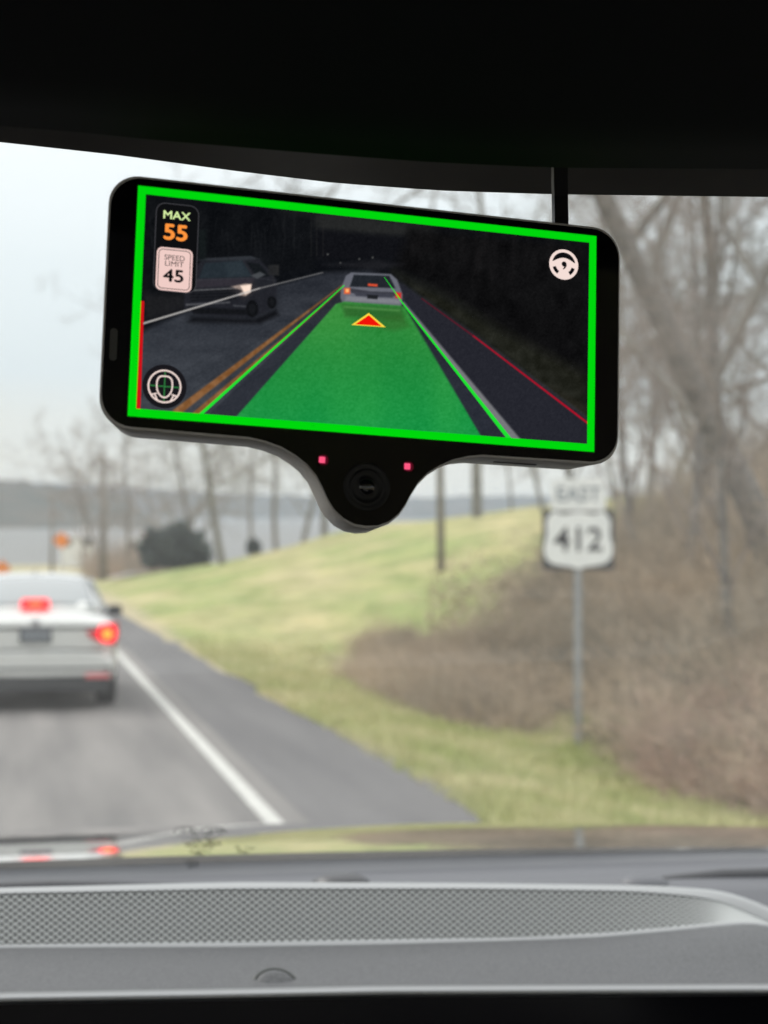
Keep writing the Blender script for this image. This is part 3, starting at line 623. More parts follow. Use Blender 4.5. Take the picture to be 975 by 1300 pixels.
# windshield (glass pane, frit band along the top)
def glass_mat():
    m = bpy.data.materials.new('windshield_glass'); m.use_nodes = True; t = m.node_tree; t.nodes.clear(); N_ = t.nodes.new
    o = N_('ShaderNodeOutputMaterial'); mx_ = N_('ShaderNodeMixShader'); tr = N_('ShaderNodeBsdfTransparent'); tr.inputs[0].default_value = (.97, .98, .975, 1)
    gl = N_('ShaderNodeBsdfGlossy'); gl.inputs['Roughness'].default_value = .02; lw = N_('ShaderNodeFresnel'); lw.inputs[0].default_value = 1.35
    ml = N_('ShaderNodeMath'); ml.operation = 'MULTIPLY'; ml.inputs[1].default_value = .05
    t.links.new(lw.outputs[0], ml.inputs[0]); t.links.new(ml.outputs[0], mx_.inputs[0]); t.links.new(tr.outputs[0], mx_.inputs[1]); t.links.new(gl.outputs[0], mx_.inputs[2]); 
    tl = N_('ShaderNodeBsdfTranslucent'); tl.inputs[0].default_value = (.9, .9, .88, 1); m2 = N_('ShaderNodeMixShader'); c = N_('ShaderNodeTexCoord')
    n = N_('ShaderNodeTexNoise'); n.inputs['Scale'].default_value = 5; n.inputs['Detail'].default_value = 8; n.inputs['Roughness'].default_value = .7; t.links.new(c.outputs['Object'], n.inputs['Vector'])
    q = N_('ShaderNodeMapRange'); q.inputs[1].default_value = .3; q.inputs[2].default_value = .75; q.inputs[3].default_value = .014; q.inputs[4].default_value = .048; t.links.new(n.outputs[0], q.inputs[0])
    t.links.new(q.outputs[0], m2.inputs[0]); t.links.new(mx_.outputs[0], m2.inputs[1]); t.links.new(tl.outputs[0], m2.inputs[2]); t.links.new(m2.outputs[0], o.inputs[0]); return m
ws = lambda x, Y: (x, Y, H+.4275-.51*Y)
def yfrit(x): return float(np.interp(x, [-.9, -.3, -.054, -.008, .029, .066, .099, .134, .172, .247, .31, .6, 1.1], [.52, .565, .5865, .5905, .5942, .5992, .6030, .6047, .6045, .602, .5995, .575, .52]))
P = []
for t in np.linspace(0, 1, 24):
    P.append([ws(x, (yfrit(x)-.10)*(1-t)+1.262*t) for x in xg])
wsh = grid('windshield', P, glass_mat())
M_FR = mat('frit_black', (.085, .083, .08), .35, noise=((.06, .058, .056), 14))  # base greyed, standing in for the cabin reflected in the glossy band
P = [[(lambda q: (q[0], q[1]-.0003, q[2]-.0006))(ws(x, (yfrit(x)-.10)*(1-t)+yfrit(x)*t)) for x in xg] for t in (0, .5, 1)]
grid('frit_band', P, M_FR, wsh)
# roof lining and overhead trim
M_RL = mat('roof_trim_black', (.008, .009, .012), .9, spec=.15)
slope = lambda x: float(np.interp(x, [-.9, -.3, -.05, -.0065, .014, .034, .0765, .109, .142, .205, .26, .6, 1.1], [.25, .24, .2256, .2214, .2198, .2174, .2136, .2114, .211, .2148, .2184, .235, .25]))
P = []
for Y, dz in ((.545, None), (.50, 0), (.47, .006), (.40, .03), (.25, .12), (0, .22), (-.6, .25), (-1.4, .23)):
    row = []
    for x in xg:
        if Y == .545: row.append((x, .56, H+slope(x)*.5+.035))
        else: row.append((x, Y, H+slope(x)*.5+dz))
    P.append(row)
grid('roof_lining', P, M_RL)
P = [[(x, Y, H+z) for x in xg] for Y, z in ((.60, .17), (.3, .27), (0, .32), (-1.4, .33))]
grid('roof_panel', P, M_HD)
for sx in (-.85, 1.05):
    b = MB(); b.add(W([(sx-.03, .5, H+.2), (sx+.03, .5, H+.2), (sx+.03, 1.3, H-.24), (sx-.03, 1.3, H-.24), (sx-.03, .42, H+.2), (sx+.03, .42, H+.2), (sx+.03, 1.2, H-.26), (sx-.03, 1.2, H-.26)]),
          [(0, 1, 2, 3), (4, 7, 6, 5), (0, 3, 7, 4), (1, 5, 6, 2), (0, 4, 5, 1), (3, 2, 6, 7)]); b.build('windshield_pillar', M_RL, own)
    b = MB().box((sx-.1, .1, H-.65), (.07, 2.6, .8)); b.build('door_panel', M_RL, own)
MB().box((0, .1, .55), (1.95, 2.8, .05)).build('floor_pan', M_RL, own)
# dashboard: lofted skin through measured edges
def dash_mat():
    m = mat('dash_soft_vinyl', (.08, .083, .088), .55, spec=.4); t = m.node_tree; b = t.nodes['Principled BSDF']
    c = t.nodes.new('ShaderNodeTexCoord'); n = t.nodes.new('ShaderNodeTexNoise'); n.inputs['Scale'].default_value = 620; n.inputs['Detail'].default_value = 3
    t.links.new(c.outputs['Object'], n.inputs['Vector']); r = t.nodes.new('ShaderNodeValToRGB'); r.color_ramp.elements[0].position = .3; r.color_ramp.elements[1].position = .7
    r.color_ramp.elements[0].color = (.048, .050, .054, 1); r.color_ramp.elements[1].color = (.088, .091, .096, 1); t.links.new(n.outputs[0], r.inputs[0]); t.links.new(r.outputs[0], b.inputs['Base Color'])
    u = t.nodes.new('ShaderNodeBump'); u.inputs['Strength'].default_value = .5; u.inputs['Distance'].default_value = .0006; t.links.new(n.outputs[0], u.inputs['Height']); t.links.new(u.outputs[0], b.inputs['Normal']); return m
M_DS = dash_mat()
pxs = np.linspace(-160, 1150, 90)
def curve(ctrl, Yf):
    a = np.array(ctrl, float); return [aty(px, np.interp(px, a[:, 0], a[:, 1]), Yf(px)) for px in pxs]
def smooth_curve(ctrl):
    a = np.array(ctrl, float); xs_ = np.linspace(-160, 1150, 300); y = np.interp(xs_, a[:, 0], a[:, 1]); k = np.hanning(25); k /= k.sum(); y = np.convolve(np.pad(y, 12, 'edge'), k, 'valid'); return np.stack([xs_, y], 1)
c_top = smooth_curve([(-160, 1133), (0, 1127), (300, 1120), (600, 1121), (830, 1124), (920, 1130), (975, 1150), (1050, 1190), (1150, 1210)])
c_gt = smooth_curve([(-160, 1140), (0, 1134), (300, 1128), (600, 1128), (800, 1131), (890, 1138), (930, 1148), (960, 1163), (975, 1172), (1050, 1196), (1150, 1214)])
c_gb = smooth_curve([(-160, 1202), (0, 1199), (300, 1196), (480, 1193), (650, 1190), (760, 1185), (850, 1177), (920, 1170), (965, 1167), (990, 1176), (1050, 1199), (1150, 1217)])
c_seam = smooth_curve([(-160, 1206), (0, 1203), (300, 1202), (480, 1199), (650, 1194), (760, 1190), (850, 1182), (920, 1175), (965, 1171), (990, 1179), (1050, 1201), (1150, 1219)])
c_pad = smooth_curve([(-160, 1268), (0, 1261), (300, 1256), (487, 1252), (975, 1250), (1150, 1251)])
yt = lambda px: 1.06+.00002*px; yb_ = lambda px: 1.03
rear = [Vector((p.x*1.19, 1.262, H-.262)) for p in curve(c_top, yt)]
top = curve(c_top, lambda px: 1.062); t0 = [p+Vector((0, .012, -.004)) for p in top]
gt = curve(c_gt, lambda px: 1.052)
gb = curve(c_gb, lambda px: 1.030); se = curve(c_seam, lambda px: 1.022); se_in = [p+Vector((0, .004, -.008)) for p in se]
def pr(c, dy, Y): return [aty(px, np.interp(px, c[:, 0], c[:, 1])+dy, Y) for px in pxs]
pad0 = pr(c_seam, 3, 1.016); pad1 = pr(c_seam, 12, 1.0); padm = [a.lerp(b, .5)+Vector((0, 0, .0015)) for a, b in zip(pad1, pr(c_pad, -3, .945))]
pad2 = pr(c_pad, -3, .945); pad3 = pr(c_pad, 0, .938)
def dgrid(name, rows, m, parent=own, sm=True): return grid(name, rows, m, parent, sm)
M_LIP = mat('dash_lip_sky_sheen', (.27, .28, .285), .35, spec=.6)  # lips coloured lighter than the dash, painting in the sky they catch
dash = dgrid('dashboard', [rear, t0, top], mat('dash_rear_dark', (.03, .034, .04), .6))
dgrid('upper_lip', [t0, top, [a.lerp(b, .5)+Vector((0, -.001, .001)) for a, b in zip(top, gt)], gt], M_LIP, dash)
dgrid('top_pad', [se_in, se, pad0, pad1, padm, pad2, pad3], M_DS, dash)
dgrid('lower_lip', [gb, [a.lerp(b, .5)+Vector((0, -.0015, 0)) for a, b in zip(gb, se)], [p+Vector((0, .001, -.003)) for p in se], [p+Vector((0, .006, -.008)) for p in se]], M_LIP, dash)
# perforated speaker grille with hexagonally spaced holes (surface pattern of one panel)
def grille_mat():
    m = mat('perforated_grille', (.3, .3, .3), .45); t = m.node_tree; b = t.nodes['Principled BSDF']; N_ = t.nodes.new; LK = t.links.new
    uv = N_('ShaderNodeUVMap'); uv.uv_map = 'UVMap'
    def mth(op, a, b_=None):
        q = N_('ShaderNodeMath'); q.operation = op
        for k, v in enumerate((a, b_)):
            if v is None: continue
            if isinstance(v, (int, float)): q.inputs[k].default_value = v
            else: LK(v, q.inputs[k])
        return q.outputs[0]
    s = N_('ShaderNodeSeparateXYZ'); LK(uv.outputs[0], s.inputs[0]); px_, py_ = 4.8, 4.3    # mm pitch of one rectangular lattice; hex = two lattices
    def dist(ox, oy):
        fx = mth('MULTIPLY', mth('SUBTRACT', mth('FRACT', mth('ADD', mth('DIVIDE', s.outputs[0], px_), ox)), .5), px_)
        fy = mth('MULTIPLY', mth('SUBTRACT', mth('FRACT', mth('ADD', mth('DIVIDE', s.outputs[1], py_), oy)), .5), py_)
        return mth('SQRT', mth('ADD', mth('MULTIPLY', mth('MULTIPLY', fx, fx), .36), mth('MULTIPLY', fy, fy)))
    d = mth('MINIMUM', dist(0, 0), dist(.5, .5))
    r = N_('ShaderNodeMapRange'); r.interpolation_type = 'SMOOTHSTEP'; LK(d, r.inputs[0]); r.inputs[1].default_value = 1.35; r.inputs[2].default_value = .85
    # no holes in the plain margin at the ends of the panel
    vc = N_('ShaderNodeAttribute'); vc.attribute_name = 'margin'; mk = mth('MAXIMUM', r.outputs[0], vc.outputs['Fac'])
    q = N_('ShaderNodeMix'); q.data_type = 'RGBA'; LK(mk, q.inputs[0]); q.inputs[6].default_value = (.016, .019, .02, 1); q.inputs[7].default_value = (.30, .315, .31, 1); LK(q.outputs[2], b.inputs['Base Color'])
    u = N_('ShaderNodeBump'); u.inputs['Strength'].default_value = 1; u.inputs['Distance'].default_value = .0012; LK(mk, u.inputs['Height']); LK(u.outputs[0], b.inputs['Normal']); return m
rows = [[a.lerp(b, t)+Vector((0, .0005, -.0002)) for a, b in zip(gt, gb)] for t in np.linspace(0, 1, 12)]
gr = dgrid('speaker_grille', rows, grille_mat(), dash)
me = gr.data; uvl = me.uv_layers.new(name='UVMap'); nx = len(pxs)
arc = np.cumsum([0]+[(rows[0][i+1]-rows[0][i]).length for i in range(nx-1)])*1000
at = me.attributes.new('margin', 'FLOAT', 'POINT')
co = {}
for j in range(12):
    for i in range(nx):
        hgt = (rows[0][i]-rows[-1][i]).length*1000; v = j/11*hgt; co[j*nx+i] = (arc[i], -v)
        at.data[j*nx+i].value = 1.0 if (pxs[i] > 925) else max(0, min(1, (pxs[i]-860)/60))**2
for lp in me.loops: uvl.data[lp.index].uv = co[lp.vertex_index]
# chrome strip, glossy display below it
M_CH = mat('satin_chrome', (.24, .245, .25), .34, .9); M_BKG = mat('display_black_gloss', (.003, .003, .004), .12, spec=.15)
ch0 = pad3; ch1 = pr(c_pad, 3, .935); ch2 = pr(c_pad, 9, .932); ch3 = pr(c_pad, 14, .936)
tr_ = dgrid('chrome_trim', [[p+Vector((0, .003, -.004)) for p in ch0], [p+Vector((0, -.0005, .0006)) for p in ch0], ch1, ch2, ch3], M_CH, dash)
d0 = pr(c_pad, 14, .934); d1 = [p+Vector((0, .003, -.05)) for p in d0]; d2 = [p+Vector((0, .03, -.35)) for p in d0]
dgrid('display', [d0, d1, d2], M_BKG, dash)
# round light sensor set in the pad
sp_ = aty(349, 1257, .953); sb = MB(); sb.lathe([(.0128, -.006), (.0128, .0015), (.0122, .0028), (.0108, .0030), (.0102, .002)], (0, 0, 0), 'z', 40)
ring = sb.build('light_sensor', mat('sensor_ring_dark', (.02, .024, .022), .4), dash, True); ring.location = (sp_.x-.1, sp_.y, sp_.z); ring.rotation_euler.x = R(38)
sb = MB(); sb.lathe([(.0101, .0022), (.0098, .0036), (.008, .0046), (.005, .0051), (.001, .0053)], (0, 0, 0), 'z', 40); sb.build('dome', M_DS, ring, True)
# small dark decal low on the glass (an emblem with strokes, unreadable)
db = MB()
def on_glass(px, py):
    r = ray(px, py); k = (.4275-0)/(r.z+.51*r.y); return EYE+r*k+Vector((0, -.0012, -.0022))
def arcstroke(cx, cy, rx, ry, a0, a1, wd, n=12):
    P0 = []
    for i in range(n+1):
        a = R(a0+(a1-a0)*i/n); P0.append((cx+rx*math.cos(a), cy-ry*math.sin(a), math.cos(a), -math.sin(a)))
    V = []
    for x, y, nx_, ny_ in P0: V += [on_glass(x-nx_*wd*.75, y-ny_*wd*.75), on_glass(x+nx_*wd*.75, y+ny_*wd*.75)]
    db.add(W(V), [(2*i, 2*i+1, 2*i+3, 2*i+2) for i in range(n)])
for a in ((236, 1051, 15, 6, 15, 200, 2.2), (270, 1051, 17, 6, -15, 165, 2.2), (254, 1055, 30, 4, 185, 355, 1.6)): arcstroke(*a)
for cx_0, cy_0, rx_0, ry_0, nn_ in ((238, 1051, 13, 4, 16), (269, 1051, 15, 4, 18), (256, 1066, 24, 6, 46), (252, 1077, 14, 5, 20), (308, 1073, 13, 4, 16), (242, 1093, 11, 5, 15)):
    for k in range(nn_):
        a_ = random.uniform(0, 6.28); q_ = math.sqrt(random.random()); th0 = random.uniform(0, 360); arcstroke(cx_0+rx_0*q_*math.cos(a_), cy_0+ry_0*q_*math.sin(a_), random.uniform(1.5, 5), random.uniform(1, 2), th0, th0+random.uniform(60, 170), 1.8, 4)
def decal_mat():
    m = bpy.data.materials.new('faded_decal_ink'); m.use_nodes = True; t = m.node_tree; t.nodes.clear(); o = t.nodes.new('ShaderNodeOutputMaterial'); x = t.nodes.new('ShaderNodeMixShader'); x.inputs[0].default_value = .32
    a = t.nodes.new('ShaderNodeBsdfTransparent'); d = t.nodes.new('ShaderNodeBsdfDiffuse'); d.inputs[0].default_value = (.05, .055, .05, 1); t.links.new(a.outputs[0], x.inputs[1]); t.links.new(d.outputs[0], x.inputs[2]); t.links.new(x.outputs[0], o.inputs[0]); return m
db.build('decal', decal_mat(), wsh)

# ------------------------------------------------------------ the driving device hung on the glass
MT = Matrix(((0.9946153257696846, 0.047823935538244725, 0.09194142120773294, 0.0967411644386627), (0.08607871148017501, 0.11282441652496862, -0.9898793393468281, 0.5258930403840704), (-0.05771316291780185, 0.9924633606463436, 0.10810027104771322, 1.784915433977489), (0, 0, 0, 1)))
dev = thing('driver_assist_display', 'black driver-assistance display with green-bordered screen hanging from the windshield', 'display')
dev.matrix_world = MT@Matrix.Scale(.001, 4)                     # children below are in millimetres
def bump_half():
    return [(34, -36.3), (29.5, -37.0), (25, -38.3), (21, -40.3), (17.6, -42.6), (14.8, -45.6), (12.9, -48.8), (11.3, -52.0), (9.4, -54.8), (6.6, -57.2), (3.4, -58.6)]
def outline(inset=0, r=8.5):
    P = []; wx, yt_, ybm = 76-inset, 35.3-inset, -36.0+inset
    for (cx, cy, a0) in ((wx-r, yt_-r, 0), (-wx+r, yt_-r, 90), (-wx+r, ybm+r, 180)):
        for k in range(9): t = R(a0+90*k/8); P.append((cx+r*math.cos(t), cy+r*math.sin(t)))
    hb = bump_half(); f = 1-inset*.05
    P += [(-x, y+inset*.9) for x, y in hb]+[(0, -59+inset)]+[(x, y+inset*.9) for x, y in hb[::-1]]
    for k in range(9): t = R(270+90*k/8); P.append((wx-r+r*math.cos(t), ybm+r+r*math.sin(t)))
    return P
M_DB = mat('device_matte_shell', (.40, .39, .385), .38, bump=(3, .1, .05)); M_DG = mat('device_black_glass', (.002, .002, .003), .06, spec=.1)
b = MB(); rings = [(.7, -.1), (.25, -.2), (0, -.6), (0, -12.0), (.6, -13.6), (2.2, -14.6)]; O = [outline(i) for i, _ in rings]; n = len(O[0])
V = [(x*(1-.058*min(1, -z/12)), y, z) for o_, (_, z) in zip(O, rings) for x, y in o_]; F = []
for i in range(len(rings)-1):
    for k in range(n): F.append((i*n+k, (i+1)*n+k, (i+1)*n+(k+1) % n, i*n+(k+1) % n))
F.append(tuple(range(n))); F.append(tuple((len(rings)-1)*n+k for k in range(n))[::-1])
body = mesh('housing', V, F, M_DB, dev)
for p in body.data.polygons: p.use_smooth = len(p.vertices) == 4
# heat-sink block and mount behind
bk_ = MB(); bk_.box((0, -2, -19), (96, 44, 9), taper=1); bevel(bk_.build('rear_block', M_DB, dev), 2)
mt = MB(); mt.add([(-20, 14, -22), (20, 14, -22), (20, -16, -22), (-20, -16, -22), (-22, 34, -62), (22, 34, -62), (22, -18, -95), (-22, -18, -95)], [(0, 1, 2, 3), (4, 7, 6, 5), (0, 4, 5, 1), (1, 5, 6, 2), (2, 6, 7, 3), (3, 7, 4, 0)]); bevel(mt.build('mount', M_DB, dev), 2)
fr = MB().prism(outline(.75), -.12, .05); fr.build('front_glass', M_DG, dev)
# slots in the underside, speaker slit
sl = MB(); sl.box((46, -36.15, -6.5), (13, .5, 1.2)); sl.build('port_slot', M_SB, body)
sl = MB().add([(x, y, .07) for x, y in rrect(2.0, 9, .95, -73.0+.3, -12.9)], [tuple(range(28))]); sl.build('earpiece_slit', mat('slit_grey', (.02, .02, .02), .4), dev)
# camera: rings and dome lens
M_R1 = mat('camera_ring', (.004, .004, .0045), .45, spec=.2); M_LE = mat('camera_lens', (.003, .003, .004), .05, spec=.5)
cm = MB().lathe([(6.8, .05), (6.8, .14), (6.5, .18), (5.6, .14), (5.5, .1), (4.9, .1), (4.8, .2), (4.5, .2), (4.4, .1), (2.6, .1), (2.5, .2), (2.2, .2)], (-.2, -47.2, 0), 'z', 48).build('camera', M_R1, dev, True)
MB().lathe([(2.2, .2), (1.9, .6), (1.4, .9), (.8, 1.05), (.1, 1.1)], (-.2, -47.2, 0), 'z', 36).build('lens', M_LE, cm, True)
led = emis('led_pink', (1, .10, .22), 1.0); led2 = emis('led_halo', (.22, .008, .03), .35)
for x, y in ((-13.3, -40.5), (11.5, -40.6)):
    q = MB().add([(a, c, .08) for a, c in rrect(3.0, 2.8, 1.2, x+.3, y)], [tuple(range(28))]).build('infrared_led', led2, dev)
    MB().add([(a, c, .12) for a, c in rrect(1.8, 1.8, .3, x, y)], [tuple(range(28))]).build('emitter', led, q)

# --- the screen picture
HM = np.array([[0.2236837120203334, 0.006133692990795802, -108.10502048589612], [0.02072088560782065, -0.22069660323378532, 80.53598754967473], [-0.00011792611992152362, 5.474303809241472e-05, 1.0]]); HI = np.linalg.inv(HM)
def S(x, y):
    q = HM@np.array([x, y, 1.]); return (q[0]/q[2], q[1]/q[2])
def video():
    W_, H_ = 133.0, 61.2; nx, ny = 560, 260
    gx = np.linspace(-W_/2, W_/2, nx); gy = np.linspace(-H_/2, H_/2, ny); X, Y = np.meshgrid(gx, gy)
    q = np.stack([X.ravel(), Y.ravel(), np.ones(X.size)]); q = HI@q; x = q[0]/q[2]; y = q[1]/q[2]
    C = np.tile(np.array([15., 17, 21]), (x.size, 1))
    nb = (vnoise(x, y, .035, 51)-.5)*6+(vnoise(x, y, .12, 52)-.5)*5
    C += nb[:, None]
    def poly(P, col, soft=1.5, op=1.0):
        P = np.array(P, float); inside = np.zeros(x.size, bool); dm = np.full(x.size, 1e9); j = len(P)-1
        bb = (x > P[:, 0].min()-3*soft) & (x < P[:, 0].max()+3*soft) & (y > P[:, 1].min()-3*soft) & (y < P[:, 1].max()+3*soft); xx, yy = x[bb], y[bb]; ins = np.zeros(xx.size, bool); d2 = np.full(xx.size, 1e9)
        for i in range(len(P)):
            (x0, y0), (x1, y1) = P[j], P[i]
            c = ((y1 > yy) != (y0 > yy)) & (xx < (x0-x1)*(yy-y1)/((y0-y1)+1e-12)+x1); ins ^= c
            ex, ey = x1-x0, y1-y0; t = np.clip(((xx-x0)*ex+(yy-y0)*ey)/(ex*ex+ey*ey+1e-12), 0, 1); d2 = np.minimum(d2, (xx-x0-t*ex)**2+(yy-y0-t*ey)**2); j = i
        sd_ = np.sqrt(d2)*np.where(ins, 1, -1); a = np.clip(.5+sd_/(2*soft), 0, 1)*op
        idx = np.where(bb)[0]; cc = np.array(col(xx, yy) if callable(col) else col, float); C[idx] = C[idx]*(1-a[:, None])+cc*a[:, None]
    def line(a, b, w0, w1, col, soft=.8, op=1):
        a = np.array(a, float); b = np.array(b, float); d = b-a; n_ = np.array([-d[1], d[0]])/np.hypot(*d)
        poly([a+n_*w0/2, b+n_*w1/2, b-n_*w1/2, a-n_*w0/2], col, soft, op)
    nz_ = lambda xx, yy, s, k, amp: ((vnoise(xx, yy, s, k)-.5)*amp)[:, None]
    # dusk sky band, ridge, woods
    poly([(360, 268), (420, 268), (545, 285), (560, 303), (470, 300), (390, 292), (350, 285)], (42, 43, 42), 7, .8)
    poly([(380, 290), (470, 298), (540, 304), (560, 330), (380, 330)], (17, 18, 22), 4)
    poly([(520, 290), (745, 310), (745, 500), (560, 372), (500, 340)], lambda a, b: np.array([15., 15, 16])+nz_(a, b, .08, 61, 9), 8)
    poly([(185, 250), (400, 272), (400, 340), (330, 350), (182, 400)], lambda a, b: np.array([15., 17, 20])+nz_(a, b, .07, 62, 8), 8)
    for px_ in (395, 402, 410): line((px_, 275), (px_, 325), 1.2, 1.2, (40, 40, 40), 1, .6)
    for k in range(40):
        a = random.uniform(520, 730); b_ = random.uniform(290, 325); line((a, b_), (a+random.uniform(-8, 8), b_+random.uniform(15, 50)), 5, 3, (27, 26, 27), 3.5, .35)
    # right embankment grass
    poly([(500, 345), (560, 372), (640, 420), (745, 475), (747, 540), (600, 425), (530, 378)], lambda a, b: np.array([34., 35, 28])+nz_(a, b, .12, 63, 16), 9, .9)
    poly([(640, 460), (747, 520), (747, 545), (690, 505), (600, 440)], (44, 40, 32), 6, .6)
    # road surface
    poly([(170, 425), (235, 396), (330, 368), (408, 347), (470, 343), (512, 362), (600, 424), (748, 533), (748, 568), (165, 525)], lambda a, b: np.array([43., 46, 53])+np.clip((b-350)/140, 0, 1)[:, None]*np.array([17., 18, 18])+nz_(a*.5, b*1.8, .06, 64, 14)+nz_(a, b*2, .35, 69, 7), 4)
    poly([(492, 355), (512, 362), (600, 424), (748, 533), (748, 568), (655, 560)], (37, 38, 46), 2)
    poly([(182, 372), (240, 376), (300, 374), (182, 408)], (36, 36, 38), 5, .7)
    for k in range(7):
        a = 240+k*28; line((a-60, 500), (a+70, 430-k*3), 1.4, 1, (36, 40, 46), 1.5, .35)
    VB = 1.55                                                  # oncoming grey vehicle
    poly([(234, 372), (243, 345), (256, 331), (305, 328), (330, 330), (342, 343), (351, 356), (351, 385), (342, 394), (320, 404), (250, 400), (234, 392)], (40, 41, 48), 1.4)
    poly([(250, 331), (262, 328), (318, 325), (330, 329), (305, 331)], (58, 62, 68), 1)
    poly([(260, 334), (308, 331), (321, 351), (252, 354)], (44, 56, 64), 1.2); poly([(285, 334), (306, 332), (316, 350), (290, 352)], (60, 74, 82), 3, .6)
    poly([(313, 333), (329, 335), (343, 351), (326, 352)], (20, 24, 27), 1); line((309, 331), (322, 352), 2, 2, (52, 52, 58), .8)
    poly([(242, 355), (323, 353), (319, 362), (238, 366)], (62, 57, 66), 1.5); line((240, 356), (322, 353), 1, 1, (90, 90, 98), .8, .6)
    poly([(240, 368), (298, 366), (300, 380), (242, 383)], (22, 23, 27), 1); 
    for q_ in (371, 375, 379): line((242, q_+1), (298, q_-1), .9, .9, (46, 46, 52), .7, .8)
    line((240, 369), (300, 366), 1.6, 1.6, (150, 150, 152), .8, .9); line((236, 387), (292, 384), 2, 1.6, (140, 140, 144), .9, .8); line((296, 388), (324, 390), 1.8, 1.6, (110, 112, 118), .9, .8); line((324, 353), (348, 356), 1, 1, (70, 72, 78), .8, .7)
    poly([(240, 390), (318, 393), (318, 400), (246, 398)], (18, 19, 22), 1.5)
    for wx0, wy0, wr in ((320, 392, 11), (345, 384, 8)):
        poly([(wx0+wr*.72*math.cos(R(d)), wy0+wr*math.sin(R(d))) for d in range(0, 360, 24)], (12, 13, 15), 1); poly([(wx0+wr*.42*math.cos(R(d)), wy0+wr*.6*math.sin(R(d))) for d in range(0, 360, 30)], (44, 46, 50), 1.2, .35)
    poly([(244, 402), (322, 405), (350, 393), (354, 400), (330, 411), (240, 409)], (20, 21, 25), 3)
    poly([(318, 350), (330, 345), (337, 349), (326, 354)], (104, 108, 112), 1, .9)
    poly([(293, 364), (312, 360), (319, 361), (318, 371), (312, 376), (302, 375), (308, 369)], (250, 222, 205), .9); poly([(290, 366), (322, 358), (326, 368), (310, 380)], (120, 100, 92), 4, .25)
    poly([(262, 330), (262, 292), (250, 292), (251, 330)], (26, 33, 33), 2.5, .6)
    poly([(340, 337), (354, 336), (354, 350), (340, 349)], (48, 48, 48), 1.2, .8); line((347, 350), (347, 360), 1, 1, (50, 48, 46), .8, .6)
    poly([(230, 326), (345, 324), (356, 392), (320, 412), (236, 410)], (24, 26, 30), 5, .36); poly([(305, 363), (319, 361), (318, 371), (311, 374)], (255, 228, 210), .9)
    for k in range(60):                                         # tree stems, branches and far lamps in the dusk behind the road
        a = random.uniform(190, 400); b_ = random.uniform(268, 300); line((a, b_), (a+random.uniform(-5, 5), b_+random.uniform(12, 40)), 1.2, .8, (32, 34, 36), 1, .35)
    for a, b_ in ((415, 323), (455, 329), (472, 327), (431, 334)): line((a, b_), (a+2, b_), 2, 2, (120, 120, 116), .8, .7)
    poly([(410, 336), (480, 330), (512, 336), (480, 343)], (38, 38, 42), 3, .6)
    # lines on the road
    line((181, 411), (330, 366), 2.4, 1.6, (200, 196, 192), .8, .9); line((330, 366), (410, 346), 1.6, 1, (150, 148, 146), .8, .75)
    for (a, b_, w0) in (((222, 525), (436, 361), 10), ((246, 528), (439, 363), 8)): line(a, b_, w0, .8, lambda p, q: np.array([138., 92, 52])+nz_(p, q, .2, 66, 30), 1.2, .92)
    # car ahead
    poly([(433, 366), (439, 350), (446, 346), (496, 348), (504, 355), (511, 374), (510, 386), (508, 392), (436, 388), (432, 378)], (104, 106, 116), 1)
    poly([(444, 366), (470, 370), (500, 371), (503, 376), (470, 375), (446, 372)], (44, 45, 52), 1, .8); poly([(440, 376), (508, 380), (508, 386), (438, 382)], (134, 136, 142), 1.5, .8)
    poly([(444, 364), (449, 349), (494, 350), (502, 366)], (34, 38, 44), .9)
    line((450, 347.5), (494, 349.5), 1.4, 1.4, (95, 99, 106), .8)
    poly([(448, 370), (500, 373), (498, 378), (452, 376)], (62, 64, 74), 1.2)
    poly([(466, 374), (480, 375), (479, 380), (466, 379)], (30, 32, 36), .8)
    poly([(437, 384), (507, 388), (507, 391), (437, 387)], (152, 154, 156), 1, .8)
    poly([(467, 360), (479, 361), (479, 364), (467, 363)], (225, 80, 50), .9)
    poly([(437, 366), (444, 366), (444, 373), (437, 373)], (255, 100, 45), 1.4); poly([(439, 367), (442.5, 367), (442.5, 371), (439, 371)], (255, 190, 120), .7)
    poly([(502, 371), (509, 372), (509, 379), (502, 378)], (225, 40, 30), 1.4)
    # green driving corridor
    def green(a, b):
        t = np.clip((b-390)/150, 0, 1)[:, None]; return np.array([52., 138, 58])*(1-t)+np.array([26., 150, 68])*t+nz_(a, b*.5, .03, 67, 16)*np.array([1, .8, .4])+nz_(a, b*1.6, .3, 68, 9)+nz_(a, b, .8, 70, 8)
    poly([(297, 532), (426, 386), (437, 383), (508, 388), (515, 390), (612, 556)], green, .9, .97)
    poly([(433, 386), (510, 390), (512, 408), (438, 402)], (44, 92, 40), 3, .7); poly([(436, 388), (508, 393), (508, 396), (436, 391)], (90, 150, 80), 1.2, .6)
    poly([(446, 408), (512, 398), (520, 415), (500, 420)], (52, 104, 44), 4, .6)
    poly([(426, 386), (297, 532), (262, 529), (431, 370)], (36, 39, 48), 1.2, .55)
    poly([(511, 386), (612, 556), (642, 558), (515, 380)], (30, 33, 44), 1.5, .6)
    line((657, 561), (512, 384), 10, 2, (128, 129, 132), 1.4, .9)
    line((747, 538), (600, 426), 2.4, 1.6, (190, 14, 40), .8); line((600, 426), (535, 379), 1.6, 1, (120, 14, 34), .8, .8)
    C += nz_(x, y, .9, 71, 8)+nz_(x, y, .45, 72, 5)
    C2 = np.clip(C, 0, 255)/255; C2 = np.where(C2 <= .04045, C2/12.92, ((C2+.055)/1.055)**2.4)
    V = np.stack([X.ravel(), Y.ravel(), np.full(X.size, .10)], 1); i = (np.arange(ny-1)[:, None]*nx+np.arange(nx-1)[None]).ravel()
